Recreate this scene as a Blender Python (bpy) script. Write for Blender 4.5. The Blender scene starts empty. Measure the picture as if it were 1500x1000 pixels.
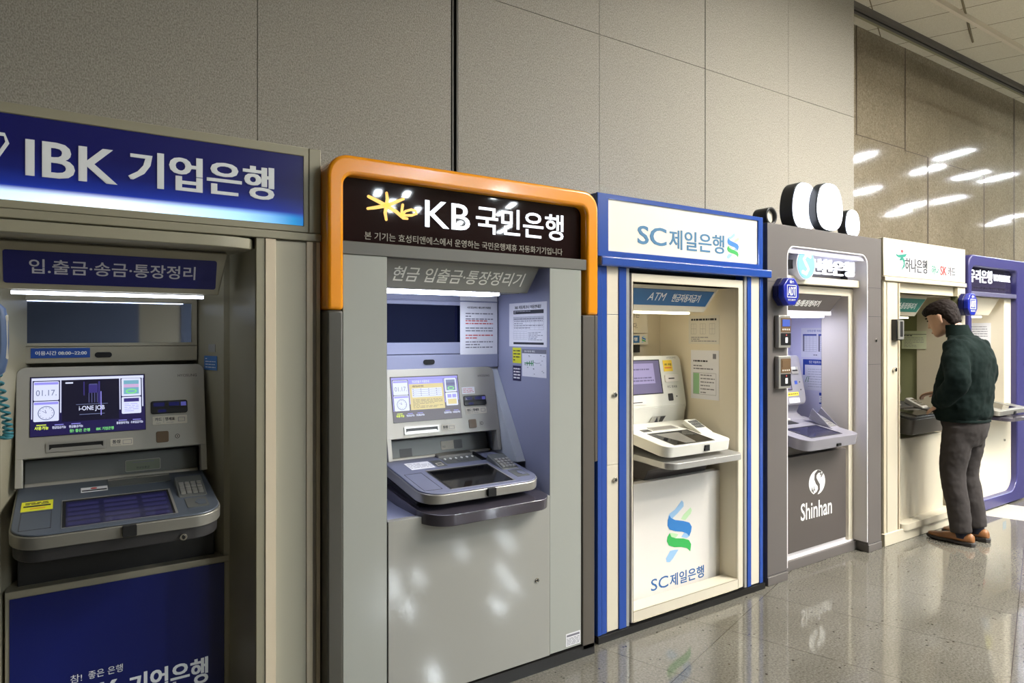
import bpy, bmesh, math, random
from mathutils import Vector, Matrix
random.seed(7)
SC = bpy.context.scene
COL = SC.collection

# ------------------------------------------------------------------ camera
cam = bpy.data.cameras.new('camera')
cam.sensor_width = 36.0
cam.lens = 36.0 * 975 / 1500
cam.shift_y = -11 / 1500
cam.clip_start = 0.05
camo = bpy.data.objects.new('camera', cam)
camo.location = (0, -2.46, 1.5)
camo.rotation_euler = (math.radians(90), 0, -math.radians(33.5))
COL.objects.link(camo)
SC.camera = camo

# ------------------------------------------------------------------ exposure, world
SC.view_settings.view_transform = 'Standard'
SC.view_settings.look = 'None'
SC.view_settings.gamma = 1
SC.view_settings.exposure = 0.33
SC.view_settings.use_curve_mapping = False
LAMP_POWER = 420.0          # emission strength of a ceiling luminaire
AMBIENT = 0.20
w = bpy.data.worlds.new('hall_air')
w.use_nodes = True
w.node_tree.nodes['Background'].inputs[0].default_value = (1.0, 0.93, 0.82, 1)
w.node_tree.nodes['Background'].inputs[1].default_value = AMBIENT
SC.world = w
CEIL = 4.67
ROT = math.radians(17.8)       # the hall's grid is turned against the row of machines

# ------------------------------------------------------------------ materials
def lin(c):
    c = c / 255.0
    return c / 12.92 if c <= 0.04045 else ((c + 0.055) / 1.055) ** 2.4

def rgb(r, g, b):
    return (lin(r), lin(g), lin(b), 1)

MATS = {}
def mat(name, c, rough=0.5, metal=0.0, spec=0.5, emit=None, es=0.0, coat=0.0, bump=0.0, bscale=300, var=0.0, vscale=40):
    if name in MATS:
        return MATS[name]
    m = bpy.data.materials.new(name)
    m.use_nodes = True
    nt = m.node_tree
    b = nt.nodes['Principled BSDF']
    b.inputs['Base Color'].default_value = rgb(*c)
    b.inputs['Roughness'].default_value = rough
    b.inputs['Metallic'].default_value = metal
    b.inputs['Specular IOR Level'].default_value = spec
    b.inputs['Coat Weight'].default_value = coat
    b.inputs['Coat Roughness'].default_value = 0.08
    if emit:
        b.inputs['Emission Color'].default_value = rgb(*emit)
        b.inputs['Emission Strength'].default_value = es
    if bump or var:
        tc = nt.nodes.new('ShaderNodeTexCoord')
        if bump:
            n = nt.nodes.new('ShaderNodeTexNoise')
            n.inputs['Scale'].default_value = bscale
            nt.links.new(tc.outputs['Object'], n.inputs['Vector'])
            bp = nt.nodes.new('ShaderNodeBump')
            bp.inputs['Strength'].default_value = bump
            bp.inputs['Distance'].default_value = 0.002
            nt.links.new(n.outputs['Fac'], bp.inputs['Height'])
            nt.links.new(bp.outputs['Normal'], b.inputs['Normal'])
        if var:
            n2 = nt.nodes.new('ShaderNodeTexNoise')
            n2.inputs['Scale'].default_value = vscale
            n2.inputs['Detail'].default_value = 4
            nt.links.new(tc.outputs['Object'], n2.inputs['Vector'])
            mx = nt.nodes.new('ShaderNodeMix')
            mx.data_type = 'RGBA'
            d = tuple(max(0, x * (1 - var)) for x in rgb(*c)[:3]) + (1,)
            l = tuple(min(1, x * (1 + var)) for x in rgb(*c)[:3]) + (1,)
            mx.inputs[6].default_value = d
            mx.inputs[7].default_value = l
            nt.links.new(n2.outputs['Fac'], mx.inputs[0])
            nt.links.new(mx.outputs[2], b.inputs['Base Color'])
    MATS[name] = m
    return m

def nodes_of(name, c=(128, 128, 128), **k):
    m = mat(name, c, **k)
    return m, m.node_tree, m.node_tree.nodes['Principled BSDF']

def math_node(nt, op, a, b=None, c=None):
    n = nt.nodes.new('ShaderNodeMath')
    n.operation = op
    for i, v in enumerate((a, b, c)):
        if v is None:
            continue
        if isinstance(v, (int, float)):
            n.inputs[i].default_value = v
        else:
            nt.links.new(v, n.inputs[i])
    return n.outputs[0]

def mix_node(nt, f, a, b):
    n = nt.nodes.new('ShaderNodeMix')
    n.data_type = 'RGBA'
    for i, v in ((0, f), (6, a), (7, b)):
        if isinstance(v, tuple) or isinstance(v, float):
            n.inputs[i].default_value = v
        else:
            nt.links.new(v, n.inputs[i])
    return n.outputs[2]

def ramp(nt, fac, stops):
    r = nt.nodes.new('ShaderNodeValToRGB')
    e = r.color_ramp.elements
    while len(e) < len(stops):
        e.new(0.5)
    for i, (p, c) in enumerate(stops):
        e[i].position = p
        e[i].color = c
    nt.links.new(fac, r.inputs[0])
    return r.outputs[0]

def rot_coords(nt, ang):
    tc = nt.nodes.new('ShaderNodeTexCoord')
    sp = nt.nodes.new('ShaderNodeSeparateXYZ')
    nt.links.new(tc.outputs['Object'], sp.inputs[0])
    ca, sa = math.cos(ang), math.sin(ang)
    p = math_node(nt, 'ADD', math_node(nt, 'MULTIPLY', sp.outputs[0], ca), math_node(nt, 'MULTIPLY', sp.outputs[1], sa))
    q = math_node(nt, 'ADD', math_node(nt, 'MULTIPLY', sp.outputs[0], -sa), math_node(nt, 'MULTIPLY', sp.outputs[1], ca))
    return tc, p, q

def line_mask(nt, coord, period, offset, width):
    # 1 within width/2 of every line
    t = math_node(nt, 'DIVIDE', math_node(nt, 'SUBTRACT', coord, offset), period)
    f = math_node(nt, 'FRACT', math_node(nt, 'ADD', t, 0.5))
    d = math_node(nt, 'ABSOLUTE', math_node(nt, 'SUBTRACT', f, 0.5))
    return math_node(nt, 'LESS_THAN', d, width / 2 / period)

def floor_material():
    m, nt, b = nodes_of('granite_floor', rough=0.12, spec=0.7)
    tc, p, q = rot_coords(nt, ROT)
    n1 = nt.nodes.new('ShaderNodeTexNoise'); n1.inputs['Scale'].default_value = 95; n1.inputs['Detail'].default_value = 5
    n1.inputs['Roughness'].default_value = 0.75
    nt.links.new(tc.outputs['Object'], n1.inputs['Vector'])
    n2 = nt.nodes.new('ShaderNodeTexNoise'); n2.inputs['Scale'].default_value = 1.6; n2.inputs['Detail'].default_value = 5
    nt.links.new(tc.outputs['Object'], n2.inputs['Vector'])
    v = nt.nodes.new('ShaderNodeTexVoronoi'); v.inputs['Scale'].default_value = 17
    nt.links.new(tc.outputs['Object'], v.inputs['Vector'])
    base = ramp(nt, n1.outputs['Fac'], [(0.30, rgb(70, 67, 60)), (0.46, rgb(102, 99, 91)), (0.58, rgb(117, 114, 105)), (0.75, rgb(142, 139, 129))])
    tone = ramp(nt, n2.outputs['Fac'], [(0.35, (0.82, 0.81, 0.78, 1)), (0.65, (1, 1, 1, 1))])
    mu = nt.nodes.new('ShaderNodeMix'); mu.data_type = 'RGBA'; mu.blend_type = 'MULTIPLY'; mu.inputs[0].default_value = 1
    nt.links.new(base, mu.inputs[6]); nt.links.new(tone, mu.inputs[7])
    pit = math_node(nt, 'LESS_THAN', v.outputs['Distance'], 0.10)
    c1 = mix_node(nt, pit, mu.outputs[2], rgb(62, 55, 46))
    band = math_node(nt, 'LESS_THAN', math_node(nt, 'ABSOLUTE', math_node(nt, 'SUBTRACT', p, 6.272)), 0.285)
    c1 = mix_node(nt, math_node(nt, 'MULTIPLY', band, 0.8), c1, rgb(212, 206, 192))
    g = math_node(nt, 'MAXIMUM', line_mask(nt, p, 0.57, 1.997, 0.004), line_mask(nt, q, 1.14, 1.256 - 2.342, 0.004))
    c2 = mix_node(nt, g, c1, rgb(70, 64, 54))
    nt.links.new(c2, b.inputs['Base Color'])
    rr = ramp(nt, n1.outputs['Fac'], [(0.3, (0.09, 0.09, 0.09, 1)), (0.6, (0.035, 0.035, 0.035, 1))])
    nt.links.new(rr, b.inputs['Roughness'])
    return m

def fabric_material():
    m, nt, b = nodes_of('fabric_wall', rough=0.9, spec=0.15)
    tc = nt.nodes.new('ShaderNodeTexCoord')
    mp = nt.nodes.new('ShaderNodeMapping'); mp.inputs['Scale'].default_value = (1, 1, 0.6)
    nt.links.new(tc.outputs['Object'], mp.inputs['Vector'])
    n1 = nt.nodes.new('ShaderNodeTexNoise'); n1.inputs['Scale'].default_value = 190; n1.inputs['Detail'].default_value = 3
    nt.links.new(mp.outputs[0], n1.inputs['Vector'])
    c = ramp(nt, n1.outputs['Fac'], [(0.3, rgb(134, 130, 121)), (0.5, rgb(160, 156, 146)), (0.7, rgb(180, 176, 167))])
    nt.links.new(c, b.inputs['Base Color'])
    bp = nt.nodes.new('ShaderNodeBump'); bp.inputs['Strength'].default_value = 0.35; bp.inputs['Distance'].default_value = 0.003
    nt.links.new(n1.outputs['Fac'], bp.inputs['Height']); nt.links.new(bp.outputs['Normal'], b.inputs['Normal'])
    return m

def stone_material():
    m, nt, b = nodes_of('polished_stone', rough=0.065, spec=0.45)
    tc = nt.nodes.new('ShaderNodeTexCoord')
    n1 = nt.nodes.new('ShaderNodeTexNoise'); n1.inputs['Scale'].default_value = 60; n1.inputs['Detail'].default_value = 6
    n1.inputs['Roughness'].default_value = 0.7
    nt.links.new(tc.outputs['Object'], n1.inputs['Vector'])
    n2 = nt.nodes.new('ShaderNodeTexNoise'); n2.inputs['Scale'].default_value = 1.3; n2.inputs['Detail'].default_value = 6
    nt.links.new(tc.outputs['Object'], n2.inputs['Vector'])
    v = nt.nodes.new('ShaderNodeTexVoronoi'); v.inputs['Scale'].default_value = 9
    nt.links.new(tc.outputs['Object'], v.inputs['Vector'])
    c = ramp(nt, n1.outputs['Fac'], [(0.25, rgb(114, 104, 86)), (0.5, rgb(146, 135, 115)), (0.75, rgb(172, 162, 142))])
    t = ramp(nt, n2.outputs['Fac'], [(0.35, (0.8, 0.79, 0.76, 1)), (0.65, (1, 1, 1, 1))])
    mu = nt.nodes.new('ShaderNodeMix'); mu.data_type = 'RGBA'; mu.blend_type = 'MULTIPLY'; mu.inputs[0].default_value = 1
    nt.links.new(c, mu.inputs[6]); nt.links.new(t, mu.inputs[7])
    pit = math_node(nt, 'LESS_THAN', v.outputs['Distance'], 0.055)
    nt.links.new(mix_node(nt, pit, mu.outputs[2], rgb(84, 70, 50)), b.inputs['Base Color'])
    return m

def ceiling_material():
    m, nt, b = nodes_of('ceiling_panel', rough=0.8, spec=0.2)
    tc, p, q = rot_coords(nt, math.radians(22))
    g = math_node(nt, 'MAXIMUM', line_mask(nt, p, 0.56, 0.20, 0.012), line_mask(nt, q, 2.4, 0.9, 0.010))
    n = nt.nodes.new('ShaderNodeTexNoise'); n.inputs['Scale'].default_value = 120
    nt.links.new(tc.outputs['Object'], n.inputs['Vector'])
    c = ramp(nt, n.outputs['Fac'], [(0.3, rgb(200, 194, 174)), (0.7, rgb(216, 210, 192))])
    nt.links.new(mix_node(nt, g, c, rgb(122, 112, 88)), b.inputs['Base Color'])
    return m

def glow_board_material():
    # printed, back-lit sign film: navy with a white-to-cyan band along its lower edge
    m, nt, b = nodes_of('navy_backlit_film', rough=0.25, spec=0.5)
    tc = nt.nodes.new('ShaderNodeTexCoord')
    sp = nt.nodes.new('ShaderNodeSeparateXYZ')
    nt.links.new(tc.outputs['Object'], sp.inputs[0])
    z = math_node(nt, 'DIVIDE', math_node(nt, 'SUBTRACT', sp.outputs[2], 1.897), 0.25)
    xx = math_node(nt, 'ADD', math_node(nt, 'DIVIDE', sp.outputs[0], 1.13), 0.5)
    low = ramp(nt, xx, [(0.0, rgb(60, 150, 215)), (0.12, rgb(190, 225, 250)), (0.45, rgb(235, 246, 255)), (0.80, rgb(165, 212, 248)), (0.97, rgb(30, 130, 190)), (1.0, rgb(10, 110, 180))])
    up = ramp(nt, z, [(0.0, (1, 1, 1, 1)), (0.10, (0.95, 0.95, 0.95, 1)), (0.145, (0.5, 0.5, 0.5, 1)), (0.18, (0.0, 0.0, 0.0, 1))])
    halo = ramp(nt, z, [(0.10, (1, 1, 1, 1)), (0.20, (0.6, 0.6, 0.6, 1)), (0.40, (0.15, 0.15, 0.15, 1)), (0.62, (0, 0, 0, 1))])
    c = mix_node(nt, halo, rgb(22, 24, 92), rgb(36, 66, 190))
    c = mix_node(nt, up, c, low)
    nt.links.new(c, b.inputs['Base Color'])
    lit = ramp(nt, z, [(0.0, (1, 1, 1, 1)), (0.12, (0.9, 0.9, 0.9, 1)), (0.20, (0.3, 0.3, 0.3, 1)), (0.40, (0.12, 0.12, 0.12, 1))])
    e = nt.nodes.new('ShaderNodeMix'); e.data_type = 'RGBA'; e.blend_type = 'MULTIPLY'; e.inputs[0].default_value = 1
    nt.links.new(c, e.inputs[6]); nt.links.new(lit, e.inputs[7])
    nt.links.new(e.outputs[2], b.inputs['Emission Color'])
    b.inputs['Emission Strength'].default_value = 0.8
    return m

# plain materials
KHAKI = mat('khaki_grey_metal', (156, 151, 130), 0.42, 0.1)
KHAKI_D = mat('dark_khaki_metal', (104, 100, 78), 0.45, 0.25)
KHAKI_P = mat('pale_khaki_panel', (184, 180, 160), 0.5)
CREAM_T = mat('cream_trim', (218, 204, 178), 0.45)
GREY_T = mat('grey_trim', (150, 142, 132), 0.45)
NAVY = mat('navy_panel', (20, 30, 100), 0.28)
NAVY_S = mat('navy_sign', (24, 27, 96), 0.35)
PLINTH = mat('black_plinth', (22, 21, 20), 0.4)
BLACK = mat('black_gap', (8, 8, 8), 0.6)
SLOT = mat('dark_plastic', (20, 20, 22), 0.35)
BEIGE_M = mat('beige_metal', (164, 158, 140), 0.4, 0.35)
GREY_M = mat('brushed_grey_metal', (150, 148, 140), 0.38, 0.55, bump=0.02)
GREY_L = mat('light_grey_fascia', (168, 165, 156), 0.42, 0.35, bump=0.04, bscale=900)
GREY_DK = mat('mid_grey_shell', (108, 110, 108), 0.42, 0.3)
TRAYBLUE = mat('blue_grey_tray', (92, 100, 112), 0.38, 0.25)
TRAYBLUE_K = mat('lilac_grey_tray', (122, 126, 148), 0.38, 0.2)
CHAR = mat('charcoal_plastic', (52, 51, 52), 0.4)
DARKBOX = mat('black_machine_box', (34, 33, 33), 0.45)
SILVER = mat('silver_rim', (176, 174, 168), 0.3, 0.6)
CHROME = mat('chrome', (210, 208, 204), 0.15, 1.0)
MIRROR = mat('dark_mirror', (190, 200, 222), 0.03, 1.0)
MIRROR_B = mat('blue_dark_mirror', (44, 50, 84), 0.04, 0.9)
WHITE = mat('white_print', (236, 236, 232), 0.5)
WHITE_L = mat('white_backlit_letter', (245, 245, 245), 0.4, emit=(235, 242, 255), es=0.9)
PALE_L = mat('pale_sign_letter', (214, 216, 214), 0.45, emit=(220, 226, 235), es=0.10)
PALE_S = mat('pale_grey_letter', (196, 194, 204), 0.5)
LAMP = mat('fluorescent_lamp', (250, 250, 250), 0.5, emit=(225, 232, 255), es=14.0)
LAMP_W = mat('cool_lamp', (250, 250, 250), 0.5, emit=(214, 218, 255), es=10.0)
LAMP_S = mat('dim_lamp', (250, 250, 250), 0.5, emit=(230, 238, 255), es=6.0)
LUMI = mat('luminaire_diffuser', (250, 250, 245), 0.5, emit=(238, 248, 255), es=LAMP_POWER)
LUMI_ADDED = mat('added_warm_diffuser', (250, 248, 240), 0.5, emit=(255, 249, 240), es=LAMP_POWER)  # for the near lamps added to warm and brighten the wall
ORANGE = mat('glossy_orange', (246, 156, 14), 0.22, coat=0.6)
POST = mat('grey_brown_post', (88, 82, 74), 0.4)
POST_D = mat('dark_grey_post', (72, 70, 62), 0.4)
KBPANEL = mat('grey_green_sheet', (168, 171, 164), 0.12, spec=0.8, bump=0.04, bscale=90)
KBDOOR = mat('grey_sheet_door', (164, 164, 158), 0.07, spec=1.0, bump=0.05, bscale=90)
KBGLASS = mat('brown_black_glass', (34, 22, 22), 0.03, spec=0.2)
LIPGREY = mat('dark_grey_lip', (96, 94, 86), 0.4)
SUBGREY = mat('grey_slanted_sign', (142, 141, 134), 0.45)
GOLD = mat('gold_emblem', (238, 190, 88), 0.35, emit=(246, 206, 110), es=0.55)
LILAC = mat('lilac_grey_liner', (150, 154, 178), 0.4)
BLUE = mat('royal_blue_frame', (34, 74, 160), 0.25, coat=0.5)
CREAM = mat('cream_sheet', (214, 206, 186), 0.42)
CREAM_D = mat('cream_liner', (224, 215, 194), 0.5)
IVORY = mat('ivory_sign', (222, 219, 208), 0.4, emit=(245, 240, 222), es=0.06)
STEEL_BL = mat('steel_blue_print', (56, 118, 160), 0.5)
SUB_BLUE = mat('blue_slanted_sign', (36, 98, 150), 0.4)
WARMWHITE = mat('warm_white_machine', (220, 219, 210), 0.35)
WHITEP = mat('white_panel', (224, 220, 214), 0.35)
SILVER_T = mat('silver_shelf', (188, 188, 186), 0.25, 0.5)
SHGREY = mat('warm_grey_sheet', (98, 93, 90), 0.4)
SHGREY_D = mat('warm_grey_panel', (84, 78, 75), 0.4)
SHWHITE = mat('white_reveal', (224, 220, 220), 0.35)
LILACW = mat('lilac_white_liner', (214, 212, 230), 0.45)
SHMACH = mat('lilac_grey_machine', (140, 138, 146), 0.38, 0.2)
SIGNGLOW = mat('glowing_sign', (245, 245, 250), 0.4, emit=(226, 234, 255), es=0.9)
SIGNBLUE = mat('glowing_blue_disc', (120, 190, 215), 0.4, emit=(110, 200, 230), es=0.45)
CLEAR = mat('frosted_acrylic', (226, 228, 240), 0.3, emit=(226, 232, 255), es=0.05)
BLUEPLASTIC = mat('blue_plastic', (20, 36, 150), 0.3, coat=0.3)
HACREAM = mat('ivory_sheet', (196, 187, 166), 0.42)
HACREAM_D = mat('ivory_trim', (190, 176, 150), 0.45)
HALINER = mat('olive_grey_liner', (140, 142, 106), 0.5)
HAGREEN = mat('green_slanted_sign', (20, 116, 104), 0.4)
HADARK = mat('dark_grey_machine', (84, 78, 72), 0.35)
WONAVY = mat('indigo_frame', (52, 50, 104), 0.35, coat=0.2)
WOGREY = mat('indigo_grey_frame', (86, 84, 112), 0.4)
WOGLASS = mat('indigo_glass', (48, 44, 66), 0.08)
PAPER = mat('white_paper', (228, 228, 232), 0.6)
PAPER_G = mat('greenish_paper', (200, 206, 176), 0.6)
INK = mat('grey_print', (120, 120, 130), 0.6)
INK_D = mat('dark_print', (40, 42, 50), 0.6)
INK_R = mat('red_print', (200, 80, 80), 0.6)
INK_G = mat('green_print', (70, 150, 90), 0.6)
INK_B = mat('blue_print', (40, 70, 160), 0.6)
TINT_G = mat('pale_green_print', (150, 196, 150), 0.6)
YELLOW = mat('yellow_sticker', (222, 222, 50), 0.5)
YELLOW_O = mat('yellow_orange_sticker', (240, 206, 60), 0.5)
ORANGE_P = mat('orange_print', (226, 140, 60), 0.5)
TEAL = mat('teal_cord', (50, 120, 132), 0.45)
HANDSET = mat('blue_grey_handset', (70, 90, 124), 0.4)
LCD = mat('dim_lilac_display', (30, 30, 52), 0.12, emit=(60, 60, 110), es=0.10)
LCD2 = mat('dim_lilac_display_bars', (40, 40, 70), 0.12, emit=(70, 68, 130), es=0.14)
LCD_K = mat('black_display', (16, 16, 18), 0.08)
LCD_S = mat('grey_display', (96, 92, 112), 0.12, emit=(120, 110, 160), es=0.25)
LCD_SB = mat('pale_violet_display', (130, 124, 150), 0.12, emit=(150, 140, 196), es=0.35)
def scr(name, c, s=1.0):
    return mat('screen_' + name, (10, 10, 12), 0.3, emit=c, es=s)
S_NAVY = scr('navy', (26, 20, 66), 1.0)
S_DARK = scr('dark', (14, 12, 34), 1.0)
S_WHITE = scr('white', (222, 228, 255), 0.82)
S_LILAC = scr('lilac', (150, 146, 240), 0.85)
S_TAN = scr('tan', (196, 180, 120), 1.0)
S_GREY = scr('grey', (120, 130, 170), 0.7)
S_TEAL = scr('teal', (110, 160, 180), 1.0)
S_PINK = scr('pink', (190, 160, 200), 1.0)
S_YEL = scr('yellow', (220, 240, 80), 1.0)
S_GREEN = scr('green', (120, 210, 120), 1.0)
S_BROWN = scr('brown', (74, 66, 76), 0.9)
S_VIOLET = scr('violet', (52, 44, 110), 1.0)
S_INK = scr('ink', (90, 92, 140), 0.8)
READER = mat('reader_window', (24, 24, 60), 0.2, emit=(30, 34, 110), es=0.25)
BRONZE = mat('brown_reader', (104, 82, 58), 0.35)
LABEL_P = mat('cream_label', (206, 200, 184), 0.5)
SUBPANEL = mat('greenish_label', (122, 130, 112), 0.4)
SKIN = mat('skin', (202, 160, 136), 0.55, var=0.08, vscale=30)
HAIR = mat('dark_brown_hair', (26, 17, 14), 0.75, spec=0.2, bump=0.6, bscale=160)
FLEECE = mat('dark_green_fleece', (17, 29, 27), 0.95, spec=0.15, bump=0.7, bscale=260, var=0.25, vscale=60)
TROUSER = mat('charcoal_cloth', (60, 56, 55), 0.9, spec=0.2, bump=0.2, bscale=500, var=0.12, vscale=25)
LEATHER = mat('tan_leather', (138, 92, 54), 0.4, var=0.3, vscale=14)
SOLE = mat('dark_sole', (46, 42, 40), 0.6)
SOCK = mat('navy_sock', (26, 30, 46), 0.9)
EYE = mat('eye', (30, 22, 18), 0.3)
LIPM = mat('lips', (160, 96, 84), 0.5)

# ------------------------------------------------------------------ mesh helpers
class Fr:
    def __init__(s, o, U, V, N=None):
        s.o = Vector(o); s.U = Vector(U).normalized(); s.V = Vector(V).normalized()
        s.N = Vector(N).normalized() if N else s.U.cross(s.V)
    def P(s, u, v, w=0.0):
        return s.o + s.U * u + s.V * v + s.N * w

def front(y=0.0):                       # u = x, v = z, w towards the hall
    return Fr((0, y, 0), (1, 0, 0), (0, 0, 1))

def side(x):                            # a wall facing -x: u = -y, v = z
    return Fr((x, 0, 0), (0, -1, 0), (0, 0, 1))

def top(z):                             # u = x, v = y, w = up
    return Fr((0, 0, z), (1, 0, 0), (0, 1, 0))

FRONT = front()

def rrect(u0, u1, v0, v1, r=0.0, seg=6):
    if not isinstance(r, (tuple, list)):
        r = (r, r, r, r)                # bl, br, tr, tl
    cs = ((u0, v0, 1, 1, 180), (u1, v0, -1, 1, 270), (u1, v1, -1, -1, 0), (u0, v1, 1, -1, 90))
    pts = []
    for (cu, cv, su, sv, a0), rr in zip(cs, r):
        rr = max(rr, 1e-5)
        for i in range(seg + 1):
            a = math.radians(a0 + 90 * i / seg)
            pts.append((cu + su * rr + rr * math.cos(a), cv + sv * rr + rr * math.sin(a)))
    return pts

TXT = {}
def text_geom(s, bold, shear):
    k = (s, bold, shear)
    if k not in TXT:
        cu = bpy.data.curves.new('t', 'FONT')
        cu.body = s; cu.size = 1; cu.offset = bold; cu.shear = shear
        cu.resolution_u = 3
        o = bpy.data.objects.new('t', cu)
        COL.objects.link(o)
        me = bpy.data.meshes.new_from_object(o.evaluated_get(bpy.context.evaluated_depsgraph_get()))
        TXT[k] = ([(v.co.x, v.co.y) for v in me.vertices], [tuple(p.vertices) for p in me.polygons])
        bpy.data.objects.remove(o); bpy.data.curves.remove(cu); bpy.data.meshes.remove(me)
    return TXT[k]

class MB:
    def __init__(s):
        s.v = []; s.f = []; s.m = []; s.mats = []; s.smooth = []
    def mi(s, m):
        if m not in s.mats:
            s.mats.append(m)
        return s.mats.index(m)
    def add(s, verts, faces, m):
        n = len(s.v); i = s.mi(m)
        s.v += [Vector(p) for p in verts]
        for f in faces:
            s.f.append(tuple(n + k for k in f)); s.m.append(i)
        return s
    def poly(s, F, pts, w0, w1, m, back=True):
        n = len(pts)
        vs = [F.P(u, v, w0) for u, v in pts] + [F.P(u, v, w1) for u, v in pts]
        fs = [tuple(range(n, 2 * n))]
        if back:
            fs.append(tuple(range(n - 1, -1, -1)))
        for i in range(n):
            j = (i + 1) % n
            fs.append((i, j, n + j, n + i))
        return s.add(vs, fs, m)
    def flat(s, F, pts, w, m):
        return s.add([F.P(u, v, w) for u, v in pts], [tuple(range(len(pts)))], m)
    def rect(s, F, u0, u1, v0, v1, w, m):
        return s.flat(F, [(u0, v0), (u1, v0), (u1, v1), (u0, v1)], w, m)
    def box(s, F, u0, u1, v0, v1, w0, w1, m, r=0.0, seg=6):
        pts = rrect(u0, u1, v0, v1, r, seg) if r else [(u0, v0), (u1, v0), (u1, v1), (u0, v1)]
        return s.poly(F, pts, w0, w1, m)
    def ring(s, F, outer, inner, w0, w1, m):
        n = len(outer)
        vs = [F.P(u, v, w) for w in (w0, w1) for pts in (outer, inner) for u, v in pts]
        fs = []
        for i in range(n):
            j = (i + 1) % n
            fs.append((2 * n + i, 2 * n + j, 3 * n + j, 3 * n + i))      # front
            fs.append((i, n + i, n + j, j))                              # back
            fs.append((i, j, 2 * n + j, 2 * n + i))                      # outer side
            fs.append((n + i, 3 * n + i, 3 * n + j, n + j))              # inner side
        return s.add(vs, fs, m)
    def frame(s, F, u0, u1, v0, v1, t, w0, w1, m, r=0.0, ri=None, tt=None):
        tl, tr_, tb, tp = tt if tt else (t, t, t, t)
        return s.ring(F, rrect(u0, u1, v0, v1, r), rrect(u0 + tl, u1 - tr_, v0 + tb, v1 - tp, max(r - t, 0) if ri is None else ri), w0, w1, m)
    def disc(s, F, cu, cv, ru, rv, w0, w1, m, n=28):
        return s.poly(F, [(cu + ru * math.cos(2 * math.pi * i / n), cv + rv * math.sin(2 * math.pi * i / n)) for i in range(n)], w0, w1, m)
    def text(s, F, t, u0, u1, v0, v1, w, m, bold=0.0, shear=0.0, thick=0.0):
        if bold > 0.012:
            # heavy weights: the same letters struck several times a hair apart, as thick film lettering
            d = (bold - 0.010) * (u1 - u0) / (0.9 * len(t))
            for k in (-1, 0, 1):
                s.text(F, t, u0 + d + k * d, u1 - d + k * d, v0, v1, w, m, 0.010, shear, thick + 0.0003 * (k + 2))
            return s
        vs, fs = text_geom(t, bold, shear)
        xs = [a for a, _ in vs]; ys = [b for _, b in vs]
        xa, xb, ya, yb = min(xs), max(xs), min(ys), max(ys)
        sx = (u1 - u0) / (xb - xa)
        sy = (v1 - v0) / (yb - ya) if v1 is not None else sx
        def mp(a, b, ww):
            return F.P(u0 + (a - xa) * sx, v0 + (b - ya) * sy, ww)
        s.add([mp(a, b, w + thick) for a, b in vs], fs, m)
        if thick:
            cnt = {}
            for f in fs:
                for i in range(len(f)):
                    e = (f[i], f[(i + 1) % len(f)])
                    cnt[e] = cnt.get(e, 0) + 1
            edges = [e for e in cnt if (e[1], e[0]) not in cnt]
            vv = []; ff = []
            for a, b in edges:
                n = len(vv)
                vv += [mp(*vs[a], w), mp(*vs[b], w), mp(*vs[b], w + thick), mp(*vs[a], w + thick)]
                ff.append((n, n + 1, n + 2, n + 3))
            s.add(vv, ff, m)
        return s
    def stroke(s, F, pts, width, w0, w1, m, taper=None):
        n = len(pts); L = []; R = []
        for i, (u, v) in enumerate(pts):
            a = pts[max(i - 1, 0)]; b = pts[min(i + 1, n - 1)]
            d = Vector((b[0] - a[0], b[1] - a[1])).normalized()
            k = width * (taper[i] if taper else 1) / 2
            L.append((u - d.y * k, v + d.x * k)); R.append((u + d.y * k, v - d.x * k))
        for i in range(n - 1):
            s.poly(F, [R[i], R[i + 1], L[i + 1], L[i]], w0, w1, m)
        for i in (0, n - 1):
            k = width * (taper[i] if taper else 1) / 2
            s.disc(F, pts[i][0], pts[i][1], k, k, w0, w1, m, 12)
        return s
    def tube(s, path, r, m, n=8, closed=False):
        path = [Vector(p) for p in path]
        rings = []; up = Vector((0, 0, 1))
        for i, p in enumerate(path):
            d = (path[min(i + 1, len(path) - 1)] - path[max(i - 1, 0)]).normalized()
            x = d.cross(up)
            if x.length < 1e-3:
                x = d.cross(Vector((1, 0, 0)))
            x.normalize(); y = x.cross(d).normalized(); up = y
            rr = r[i] if isinstance(r, (list, tuple)) else r
            rings.append([p + (x * math.cos(2 * math.pi * k / n) + y * math.sin(2 * math.pi * k / n)) * rr for k in range(n)])
        return s.loft(rings, m)
    def loft(s, rings, m, cap=True):
        n = len(rings[0]); vs = [p for r in rings for p in r]; fs = []
        for i in range(len(rings) - 1):
            for k in range(n):
                j = (k + 1) % n
                fs.append((i * n + k, i * n + j, (i + 1) * n + j, (i + 1) * n + k))
        if cap:
            fs.append(tuple(range(n - 1, -1, -1)))
            fs.append(tuple(range((len(rings) - 1) * n, len(rings) * n)))
        return s.add(vs, fs, m)
    def prism_x(s, pts, x0, x1, m):
        # profile (y, z) swept along x
        n = len(pts)
        vs = [Vector((x0, y, z)) for y, z in pts] + [Vector((x1, y, z)) for y, z in pts]
        fs = [tuple(range(n)), tuple(range(2 * n - 1, n - 1, -1))]
        for i in range(n):
            j = (i + 1) % n
            fs.append((i, n + i, n + j, j))
        return s.add(vs, fs, m)
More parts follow.
